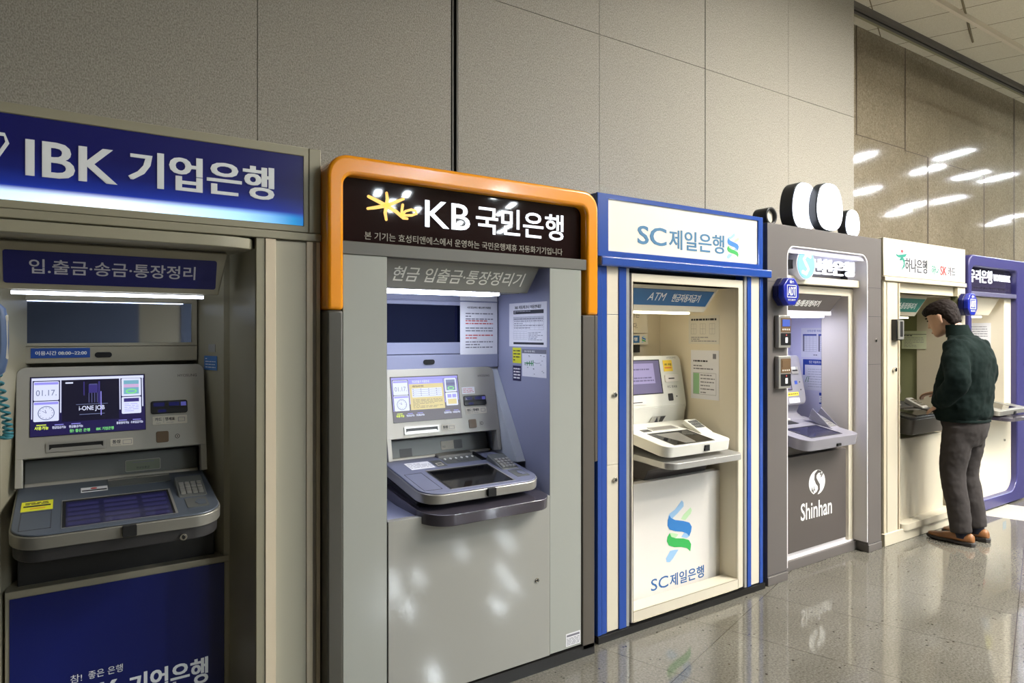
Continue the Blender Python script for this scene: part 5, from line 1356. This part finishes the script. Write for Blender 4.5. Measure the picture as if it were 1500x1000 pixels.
def dark_machine():
    cx = 5.47
    t = thing('cash_machine', 'dark grey cash machine in front of the man, in the ivory kiosk', 'cash machine', (cx, 0.2, 0.72), MG)
    F = Fr((cx, 0.36, 1.00), (1, 0, 0), (0, 0.06, 0.31)); T = Fr((cx, 0.02, 0.885), (1, 0, 0), (0, 0.31, 0.050))
    b = MB(); b.box(F, -0.29, 0.285, 0.0, 0.33, -0.06, 0, HADARK, 0.04, 8); b.prism_x([(0.37, 1.0), (0.38, 0.94), (0.37, 0.90), (0.5, 0.90), (0.5, 1.0)], cx - 0.28, cx + 0.27, HADARK); b.build('fascia', t, 0.012, 3)
    b = MB(); b.box(F, -0.21, 0.13, 0.09, 0.29, 0, 0.001, SLOT); b.rect(F, -0.20, 0.12, 0.1, 0.28, 0.0014, LCD_S); b.build('screen', t, smooth=0, fix=False)
    b = MB(); b.box(F, 0.17, 0.25, 0.12, 0.16, 0, 0.012, CHROME, 0.006); b.box(F, 0.18, 0.24, 0.06, 0.10, 0, 0.01, SILVER, 0.006); b.build('card_slot', t, 0.003)
    b = MB(); b.box(FRONT, cx - 0.26, cx + 0.26, 0.73, 1.28, -0.60, -0.45, CHAR); b.build('shell', t)
    b = MB(); b.box(T, -0.31, 0.31, -0.02, 0.40, -0.02, 0, CHAR, (0.06, 0.06, 0.003, 0.003), 8); b.build('tray_top', t, 0.006)
    b = MB(); b.box(T, -0.312, 0.312, -0.022, 0.40, -0.135, -0.02, HADARK, (0.06, 0.06, 0.003, 0.003), 8); b.build('tray_body', t, 0.010, 3)
    b = MB(); b.frame(T, -0.20, 0.16, 0.0, 0.20, 0.008, 0, 0.006, HADARK); b.rect(T, -0.19, 0.15, 0.01, 0.19, 0.001, LCD_K); b.build('touch_display', t, smooth=0)
    b = MB(); b.box(T, -0.12, 0.10, 0.26, 0.36, 0, 0.012, HADARK, 0.006); b.box(T, -0.10, 0.08, 0.28, 0.34, 0.012, 0.02, CHAR); b.build('cash_slot', t)
    K = Fr(T.P(0.235, 0.14, 0.0), (1, 0, 0), T.V * 1.0 + T.N * 0.3)
    b = MB(); b.box(K, -0.05, 0.05, 0.0, 0.15, -0.03, 0.01, SILVER, 0.012); b.build('keypad', t, 0.006)
    b = MB()
    for i in range(4):
        for j in range(4):
            b.box(K, -0.034 + i * 0.018, -0.020 + i * 0.018, 0.02 + j * 0.026, 0.04 + j * 0.026, 0.01, 0.015, CHROME)
    b.build('keys', t.children[-1])
dark_machine()

# ------------------------------------------------------------------ kiosk: indigo
def indigo_kiosk():
    y0 = 0.03
    t = thing('cash_machine_kiosk', 'indigo framed kiosk with a cream front, farthest along at the right end', 'kiosk', (6.67, 0.03, 0), KG)
    F = front(y0)
    x0, x1 = 6.10, 7.34
    b = MB(); b.ring(F, rrect(x0, x1, 0.012, 2.155, (0.10, 0.13, 0.10, 0.10), 8), rrect(x0 + 0.06, 7.06, 0.105, 2.062, (0.06, 0.14, 0.05, 0.06), 8), -0.30, 0.02, WONAVY); b.build('frame', t, 0.012, 3)
    b = MB(); b.box(F, x0 + 0.01, 6.15, 0.06, 2.10, -0.86, -0.30, WONAVY); b.box(F, 7.07, x1 - 0.01, 0.06, 2.10, -0.86, -0.30, WONAVY); b.box(F, 6.15, 7.07, 1.83, 2.10, -0.86, -0.30, WONAVY); b.build('carcass', t)
    b = MB(); b.box(F, x0 + 0.05, 7.05, 0.02, 0.10, -0.1, 0.0, WOGREY); b.box(F, x0 + 0.03, 7.075, 1.815, 1.852, -0.05, 0.012, WOGREY, 0.01); b.build('cross_bar', t, 0.003)
    b = MB(); b.box(F, x0 + 0.05, 7.065, 1.852, 2.075, -0.10, -0.03, WOGLASS); b.build('sign_panel', t, smooth=0)
    Fg = front(y0 + 0.03); b = MB()
    b.text(Fg, '우리은행', 6.237, 6.665, 1.935, 2.045, 0, WHITE_L, 0.03, thick=0.002); b.text(Fg, 'WOORI BANK', 6.69, 7.04, 1.962, 2.020, 0, WHITE_L, 0.03, thick=0.002)
    b.text(Fg, '본 기기는 효성티앤에스에서 운영하는 우리은행제휴 자동화기기입니다', 6.18, 7.02, 1.880, 1.903, 0, mat('dull_sign_letter', (150, 146, 134)), 0.0); b.build('sign_lettering', t, smooth=0)
    b = MB(); b.disc(Fg, 6.185, 1.955, 0.045, 0.045, 0, 0.001, mat('blue_emblem', (30, 90, 190), 0.4, emit=(40, 100, 210), es=0.4), 28); b.poly(Fg, [(6.17, 1.935), (6.22, 1.940), (6.205, 1.985), (6.19, 1.990)], 0.001, 0.0018, WHITE_L); b.build('emblem', t, smooth=0)
    b = MB()
    b.box(F, 6.155, 6.265, 0.11, 1.815, -0.2, -0.03, CREAM); b.box(F, 6.915, 7.058, 0.11, 1.815, -0.2, -0.03, CREAM); b.build('face_panel', t, 0.002)
    b = MB(); b.box(F, 6.255, 7.055, 0.10, 0.80, -0.2, -0.028, CREAM, (0.0, 0.12, 0.0, 0.0)); b.build('lower_door', t, 0.002)
    d = t.children[-1]
    b = MB(); b.disc(F, 6.90, 0.56, 0.011, 0.011, -0.03, -0.018, CHROME, 14); b.build('lock', d)
    b = MB(); b.box(F, 6.88, 6.95, 0.165, 0.235, -0.028, -0.027, mat('pale_blue_label', (180, 205, 220))); b.build('rating_label', d, smooth=0)
    Fd = front(y0 + 0.0275); b = MB()
    b.poly(Fd, [(6.44, 0.53), (6.50, 0.56), (6.52, 0.63), (6.49, 0.665), (6.46, 0.64), (6.48, 0.60)], 0, 0.0008, mat('red_print_sign', (214, 44, 40)))
    b.poly(Fd, [(6.39, 0.50), (6.44, 0.49), (6.46, 0.53), (6.44, 0.57), (6.40, 0.565)], 0, 0.0008, mat('sky_blue_print', (110, 150, 220), 0.5)); b.disc(Fd, 6.475, 0.535, 0.014, 0.014, 0, 0.001, INK_B, 12)
    b.text(Fd, 'smart', 6.27, 6.38, 0.585, 0.605, 0, INK); b.text(Fd, 'service', 6.27, 6.37, 0.545, 0.565, 0, INK); b.build('door_print', d, smooth=0)
    liner(t, [(0.0, y0 + 0.03), (0.0, 0.60)], 6.27, 6.91, 0.80, 1.815, CREAM_D, 0.60)
    F2 = slanted(0, 0, 1.81, 1.665, 0.08, 0.14); L = 0.158
    b = MB(); b.poly(F2, [(6.28, 0), (6.81, 0), (6.87, L), (6.28, L)], -0.05, 0, CREAM); b.build('service_sign', t, 0.003)
    b = MB(); b.box(top(1.645), 6.28, 6.72, 0.16, 0.24, 0, 0.012, LAMP_S); b.build('lamp_tube', t, smooth=0)
indigo_kiosk()
Fs = side(6.909)
notice('white letter sheet, topmost on the side wall of the indigo kiosk', Fs, -0.42, -0.16, 1.36, 1.60, p_lines(INK, 9, 0.3))
notice('yellow slip under the white letter sheet in the indigo kiosk', Fs, -0.26, -0.16, 1.235, 1.335, p_lines(INK_D, 3, 0.25), base=YELLOW)
notice('pale blue slip below the yellow slip in the indigo kiosk', Fs, -0.26, -0.17, 1.06, 1.19, p_lines(INK_B, 4, 0.4), base=mat('pale_blue_paper', (176, 196, 206), 0.6))

def far_machine():
    cx = 6.68
    t = thing('cash_machine', 'grey cash machine with a silver shelf behind the man, in the indigo kiosk', 'cash machine', (cx, 0.2, 0.79), MG)
    F = Fr((cx, 0.36, 0.99), (1, 0, 0), (0, 0.06, 0.31)); T = Fr((cx, -0.07, 0.865), (1, 0, 0), (0, 0.31, 0.050))
    b = MB(); b.box(F, -0.29, 0.20, 0.0, 0.33, -0.06, 0, GREY_L, 0.03, 8); b.prism_x([(0.37, 1.0), (0.38, 0.93), (0.37, 0.90), (0.5, 0.90), (0.5, 1.0)], cx - 0.29, cx + 0.20, GREY_DK); b.build('fascia', t, 0.008)
    b = MB(); b.box(F, -0.24, 0.08, 0.09, 0.29, 0, 0.001, SLOT); b.rect(F, -0.23, 0.07, 0.1, 0.28, 0.0014, LCD_S); b.build('screen', t, smooth=0, fix=False)
    b = MB(); b.box(FRONT, cx - 0.28, cx + 0.19, 0.81, 1.28, -0.59, -0.45, CHAR); b.build('shell', t)
    b = MB(); b.box(T, -0.30, 0.30, -0.03, 0.46, -0.042, 0, GREY_M, (0.05, 0.05, 0.003, 0.003), 8); b.build('tray_top', t, 0.005)
    b = MB(); b.frame(T, -0.17, 0.15, -0.005, 0.20, 0.006, 0, 0.003, SILVER); b.rect(T, -0.165, 0.145, 0.0, 0.195, 0.001, LCD_K); b.build('touch_display', t, smooth=0)
    b = MB(); b.box(Fr((cx, -0.07, 0.808), (1, 0, 0), (0, 1, 0.03)), -0.25, 0.34, -0.10, 0.30, -0.03, 0, mat('glossy_grey_bumper', (78, 74, 84)), (0.09, 0.07, 0.003, 0.003), 8); b.build('bumper_shelf', t, 0.010, 3)
    E = Fr((cx, -0.099, 0.85), (1, 0, 0), (0, 0, 1)); b = MB(); b.box(E, 0.0, 0.04, -0.032, -0.006, -0.01, 0.002, BLACK); b.build('proximity_sensor', t)
far_machine()

# ------------------------------------------------------------------ the man
def ell(c, rx, ry, n=20, ax=(1, 0, 0), ay=(0, 1, 0), p=1.0):
    ax = Vector(ax).normalized(); ay = Vector(ay).normalized(); c = Vector(c)
    out = []
    for i in range(n):
        a = 2 * math.pi * i / n
        ca, sa = math.cos(a), math.sin(a)
        out.append(c + ax * rx * math.copysign(abs(ca) ** p, ca) + ay * ry * math.copysign(abs(sa) ** p, sa))
    return out

def limb(b, pts, rad, m, n=16):
    # tapering tube with smooth interpolation between joints
    P = [Vector(p) for p in pts]; path = []; rr = []
    for i in range(len(P) - 1):
        p0 = P[max(i - 1, 0)]; p1 = P[i]; p2 = P[i + 1]; p3 = P[min(i + 2, len(P) - 1)]
        for k in range(6):
            s_ = k / 6
            path.append(0.5 * ((2 * p1) + (p2 - p0) * s_ + (2 * p0 - 5 * p1 + 4 * p2 - p3) * s_ ** 2 + (-p0 + 3 * p1 - 3 * p2 + p3) * s_ ** 3))
            rr.append(rad[i] + (rad[i + 1] - rad[i]) * s_)
    path.append(P[-1]); rr.append(rad[-1])
    b.tube(path, rr, m, n)

def fuse(o, voxel, smooth=4, noise=None):
    r = o.modifiers.new('fuse', 'REMESH'); r.mode = 'VOXEL'; r.voxel_size = voxel; r.use_smooth_shade = True
    s_ = o.modifiers.new('relax', 'SMOOTH'); s_.iterations = smooth; s_.factor = 0.5
    if noise:
        tx = bpy.data.textures.new('cloth_folds', 'CLOUDS'); tx.noise_scale = noise[0]; tx.noise_depth = 2
        d = o.modifiers.new('folds', 'DISPLACE'); d.texture = tx; d.strength = noise[1]; d.mid_level = 0.5

def man():
    X = 5.40
    t = thing('person', 'man in dark green fleece, charcoal trousers and tan shoes standing at the ivory kiosk', 'person', (X, -0.24, 0))
    hc = Vector((X - 0.005, -0.105, 1.615))              # head centre, face towards +y and a little down
    tilt = math.radians(22)
    fy = Vector((0, math.cos(tilt), -math.sin(tilt))); up = Vector((0, math.sin(tilt), math.cos(tilt))); rx = Vector((1, 0, 0))
    def H(a, f, u): return hc + rx * a + fy * f + up * u
    # body: head, neck, trunk, arms and legs fused into one surface
    b = MB()
    rings = []
    for u, w_, f0, f1 in ((-0.118, 0.022, 0.050, 0.088), (-0.105, 0.040, 0.010, 0.098), (-0.085, 0.052, -0.03, 0.100), (-0.055, 0.062, -0.055, 0.097), (-0.02, 0.070, -0.080, 0.095),
                          (0.02, 0.075, -0.092, 0.096), (0.06, 0.075, -0.097, 0.093), (0.09, 0.066, -0.088, 0.080), (0.112, 0.045, -0.062, 0.050), (0.122, 0.018, -0.03, 0.015)):
        rings.append(ell(H(0, (f0 + f1) / 2, u), w_, (f1 - f0) / 2, 24, rx, fy, 0.9))
    b.loft(rings, SKIN)
    b.loft([ell(H(0, 0.098, 0.018), 0.009, 0.006, 10, rx, fy), ell(H(0, 0.106, -0.01), 0.012, 0.010, 10, rx, fy), ell(H(0, 0.113, -0.030), 0.017, 0.013, 10, rx, fy), ell(H(0, 0.096, -0.040), 0.014, 0.010, 10, rx, fy)], SKIN)   # nose
    for sx in (-1, 1):
        b.loft([ell(H(sx * 0.074, -0.008, -0.045), 0.007, 0.010, 10, rx, fy), ell(H(sx * 0.082, -0.012, -0.02), 0.008, 0.016, 10, rx, fy), ell(H(sx * 0.085, -0.014, 0.010), 0.008, 0.019, 10, rx, fy), ell(H(sx * 0.080, -0.012, 0.028), 0.006, 0.010, 10, rx, fy)], SKIN)
    b.loft([ell(H(0, 0.096, -0.068), 0.022, 0.006, 10, rx, fy), ell(H(0, 0.103, -0.074), 0.024, 0.006, 10, rx, fy), ell(H(0, 0.095, -0.082), 0.018, 0.005, 10, rx, fy)], SKIN)
    limb(b, [(X, -0.235, 1.42), (X, -0.205, 1.50), (X, -0.155, 1.57), (X, -0.13, 1.62)], [0.085, 0.062, 0.056, 0.055], SKIN)
    b.loft([ell((X, -0.24, z), rx_, ry_, 20) for z, rx_, ry_ in ((0.97, 0.13, 0.09), (1.0, 0.15, 0.11), (1.2, 0.165, 0.115), (1.36, 0.17, 0.10), (1.44, 0.11, 0.07))], SKIN)
    LA = [(X - 0.18, -0.25, 1.40), (X - 0.235, -0.30, 1.17), (X - 0.165, -0.10, 1.025)]
    RA = [(X + 0.18, -0.25, 1.40), (X + 0.235, -0.26, 1.17), (X + 0.14, -0.03, 1.06)]
    LA[2] = (X - 0.165, -0.165, 1.005)
    limb(b, LA, [0.052, 0.042, 0.028], SKIN); limb(b, RA, [0.052, 0.042, 0.028], SKIN)
    for sx in (-1, 1):
        limb(b, [(X + sx * 0.09, -0.25, 0.88), (X + sx * 0.095, -0.215, 0.48), (X + sx * 0.10, -0.275, 0.10)], [0.068, 0.055, 0.040], SKIN)
    # hands: palm, four unequal bent fingers, thumb from the side of the palm
    def hand(wrist, d, out, sd):
        d = Vector(d).normalized(); n = Vector(out).normalized(); s2 = d.cross(n).normalized()
        w0 = Vector(wrist)
        b.loft([[w0 + d * q + s2 * wd * math.cos(a) + n * th * math.sin(a) for a in [i * math.pi / 6 for i in range(12)]] for q, wd, th in ((-0.02, 0.026, 0.02), (0.02, 0.034, 0.016), (0.06, 0.040, 0.014), (0.088, 0.038, 0.011))], SKIN)
        for k, (o_, L) in enumerate(((-0.029, 0.066), (-0.010, 0.076), (0.010, 0.072), (0.028, 0.056))):
            p0 = w0 + d * 0.082 + s2 * o_ * sd
            p1 = p0 + d * L * 0.45 - n * 0.006; p2 = p1 + (d * 0.8 - n * 0.6).normalized() * L * 0.32; p3 = p2 + (d * 0.35 - n * 0.93).normalized() * L * 0.26
            b.tube([p0, p1, p2, p3], [0.0095, 0.009, 0.0085, 0.007], SKIN, 8)
        p0 = w0 + d * 0.025 - s2 * 0.028 * sd
        p1 = p0 + (d * 0.6 - s2 * 0.8 * sd).normalized() * 0.04; p2 = p1 + (d * 0.95 - s2 * 0.2 * sd - n * 0.3).normalized() * 0.034; p3 = p2 + (d - n * 0.4).normalized() * 0.022
        b.tube([p0, p1, p2, p3], [0.013, 0.011, 0.010, 0.008], SKIN, 8)
    hand((X - 0.150, -0.155, 0.99), (0.45, 0.80, -0.35), (-0.5, 0.0, 0.85), 1)
    hand((X + 0.135, -0.015, 1.055), (-0.05, 0.95, -0.22), (0.1, 0.2, 1), -1)
    o = b.build('body', t); fuse(o, 0.0065, 3)
    # face details and hair
    for sx in (-1, 1):
        b = MB(); b.loft([ell(H(sx * 0.031, 0.091, 0.016 + q), w_, 0.006, 10, rx, fy) for q, w_ in ((-0.005, 0.005), (0.0, 0.011), (0.005, 0.005))], EYE); b.build('eye', t)
        b = MB(); b.loft([ell(H(sx * 0.032, 0.094, 0.036 + q), w_, 0.006, 10, rx, fy) for q, w_ in ((-0.003, 0.012), (0.0, 0.017), (0.004, 0.012))], HAIR); b.build('eyebrow', t)
    b = MB(); b.loft([ell(H(0, 0.104, -0.074 + q), w_, 0.004, 10, rx, fy) for q, w_ in ((-0.006, 0.014), (0.0, 0.021), (0.005, 0.014))], LIPM); b.build('mouth', t)
    b = MB(); rings = []
    for u, w_, f0, f1 in ((-0.095, 0.040, -0.070, -0.045), (-0.06, 0.062, -0.098, -0.035), (-0.02, 0.078, -0.108, -0.018), (0.01, 0.083, -0.113, 0.012), (0.035, 0.085, -0.116, 0.050), (0.052, 0.086, -0.117, 0.098), (0.072, 0.085, -0.115, 0.116), (0.095, 0.077, -0.107, 0.112), (0.118, 0.060, -0.088, 0.082), (0.134, 0.032, -0.055, 0.042)):
        rings.append(ell(H(0, (f0 + f1) / 2, u), w_, (f1 - f0) / 2, 24, rx, fy, 0.9))
    b.loft(rings, HAIR); o = b.build('hair', t); fuse(o, 0.006, 2, (0.014, 0.012))
    # fleece jacket
    b = MB()
    b.loft([ell((X, cy, z), rx_, ry_, 26, p=0.88) for z, cy, rx_, ry_ in
            ((0.885, -0.235, 0.185, 0.158), (0.93, -0.235, 0.198, 0.172), (1.02, -0.232, 0.204, 0.178), (1.12, -0.245, 0.208, 0.172), (1.22, -0.262, 0.212, 0.160),
             (1.32, -0.272, 0.212, 0.146), (1.40, -0.268, 0.200, 0.124), (1.455, -0.252, 0.150, 0.096), (1.49, -0.232, 0.098, 0.080))], FLEECE)
    limb(b, [(X - 0.150, -0.255, 1.425), (X - 0.225, -0.285, 1.29), (X - 0.262, -0.305, 1.165), (X - 0.215, -0.215, 1.055), (X - 0.155, -0.15, 0.995)], [0.082, 0.082, 0.078, 0.070, 0.056], FLEECE)
    limb(b, [(X + 0.150, -0.255, 1.425), (X + 0.225, -0.275, 1.29), (X + 0.255, -0.270, 1.165), (X + 0.20, -0.14, 1.085), (X + 0.142, -0.035, 1.060)], [0.082, 0.082, 0.076, 0.066, 0.052], FLEECE)
    o = b.build('fleece_jacket', t); fuse(o, 0.009, 5, (0.10, 0.030))
    b = MB()
    c0 = [ell((X, -0.222, 1.475), 0.098, 0.090, 24), ell((X, -0.205, 1.525), 0.080, 0.078, 24), ell((X, -0.190, 1.568), 0.074, 0.076, 24)]
    c1 = [ell((X, -0.190, 1.566), 0.066, 0.068, 24), ell((X, -0.205, 1.52), 0.070, 0.066, 24)]
    b.loft(c0 + c1, FLEECE, cap=False); b.build('collar', t, 0.003)
    b = MB(); b.loft([ell((X, -0.238, z), 0.187, 0.158, 26, p=0.88) for z in (0.872, 0.892)], FLEECE); b.build('hem_band', t, 0.004)
    # trousers
    b = MB()
    b.loft([ell((X, cy, z), rx_, ry_, 24, p=0.9) for z, cy, rx_, ry_ in ((0.70, -0.250, 0.150, 0.095), (0.78, -0.255, 0.168, 0.122), (0.85, -0.252, 0.174, 0.140), (0.93, -0.240, 0.174, 0.142), (1.00, -0.238, 0.165, 0.135))], TROUSER)
    limb(b, [(X - 0.085, -0.245, 0.84), (X - 0.092, -0.225, 0.66), (X - 0.098, -0.210, 0.48), (X - 0.102, -0.245, 0.28), (X - 0.105, -0.268, 0.085)], [0.100, 0.094, 0.080, 0.074, 0.070], TROUSER)
    limb(b, [(X + 0.085, -0.255, 0.84), (X + 0.090, -0.235, 0.66), (X + 0.095, -0.220, 0.48), (X + 0.098, -0.255, 0.28), (X + 0.100, -0.280, 0.095)], [0.100, 0.094, 0.080, 0.074, 0.070], TROUSER)
    o = b.build('trousers', t); fuse(o, 0.009, 6, (0.06, 0.012))
    for sx, dy in ((-1, 0.0), (1, -0.012)):
        x = X + sx * 0.103
        b = MB(); limb(b, [(x, -0.275 + dy, 0.05), (x, -0.272 + dy, 0.13)], [0.045, 0.045], SOCK, 14); b.build('sock', t)
        b = MB()
        b.loft([[Vector((x + sx * ox + wd * math.cos(a), -0.24 + dy + q, zc + (h if math.sin(a) > 0 else zc - 0.022) * math.sin(a))) for a in [i * math.pi / 9 for i in range(18)]]
                for q, wd, zc, h, ox in ((-0.112, 0.014, 0.045, 0.020, 0), (-0.100, 0.032, 0.045, 0.046, 0), (-0.06, 0.040, 0.045, 0.048, 0), (-0.02, 0.040, 0.045, 0.048, 0), (0.02, 0.039, 0.043, 0.044, 0), (0.06, 0.043, 0.040, 0.034, 0.002), (0.11, 0.047, 0.038, 0.024, 0.004), (0.15, 0.043, 0.036, 0.018, 0.003), (0.18, 0.028, 0.034, 0.013, 0.0), (0.193, 0.010, 0.032, 0.008, 0))], LEATHER)
        o = b.build('shoe', t); o.modifiers.new('smooth', 'SUBSURF').render_levels = 2
        b = MB()
        pts = [(-0.118, 0.012), (-0.105, 0.034), (-0.05, 0.040), (0.0, 0.038), (0.05, 0.042), (0.11, 0.050), (0.16, 0.044), (0.19, 0.024), (0.202, 0.006)]
        oc = [(x + wd, -0.24 + dy + q) for q, wd in pts] + [(x - wd, -0.24 + dy + q) for q, wd in pts[::-1]]
        b.poly(top(0.001), oc, 0.008, 0.026, SOLE)
        hp = [(-0.116, 0.012), (-0.105, 0.034), (-0.05, 0.038)]
        b.poly(top(0.001), [(x + wd, -0.24 + dy + q) for q, wd in hp] + [(x - wd, -0.24 + dy + q) for q, wd in hp[::-1]], 0.0, 0.03, SOLE); b.build('sole', o, 0.003)
man()
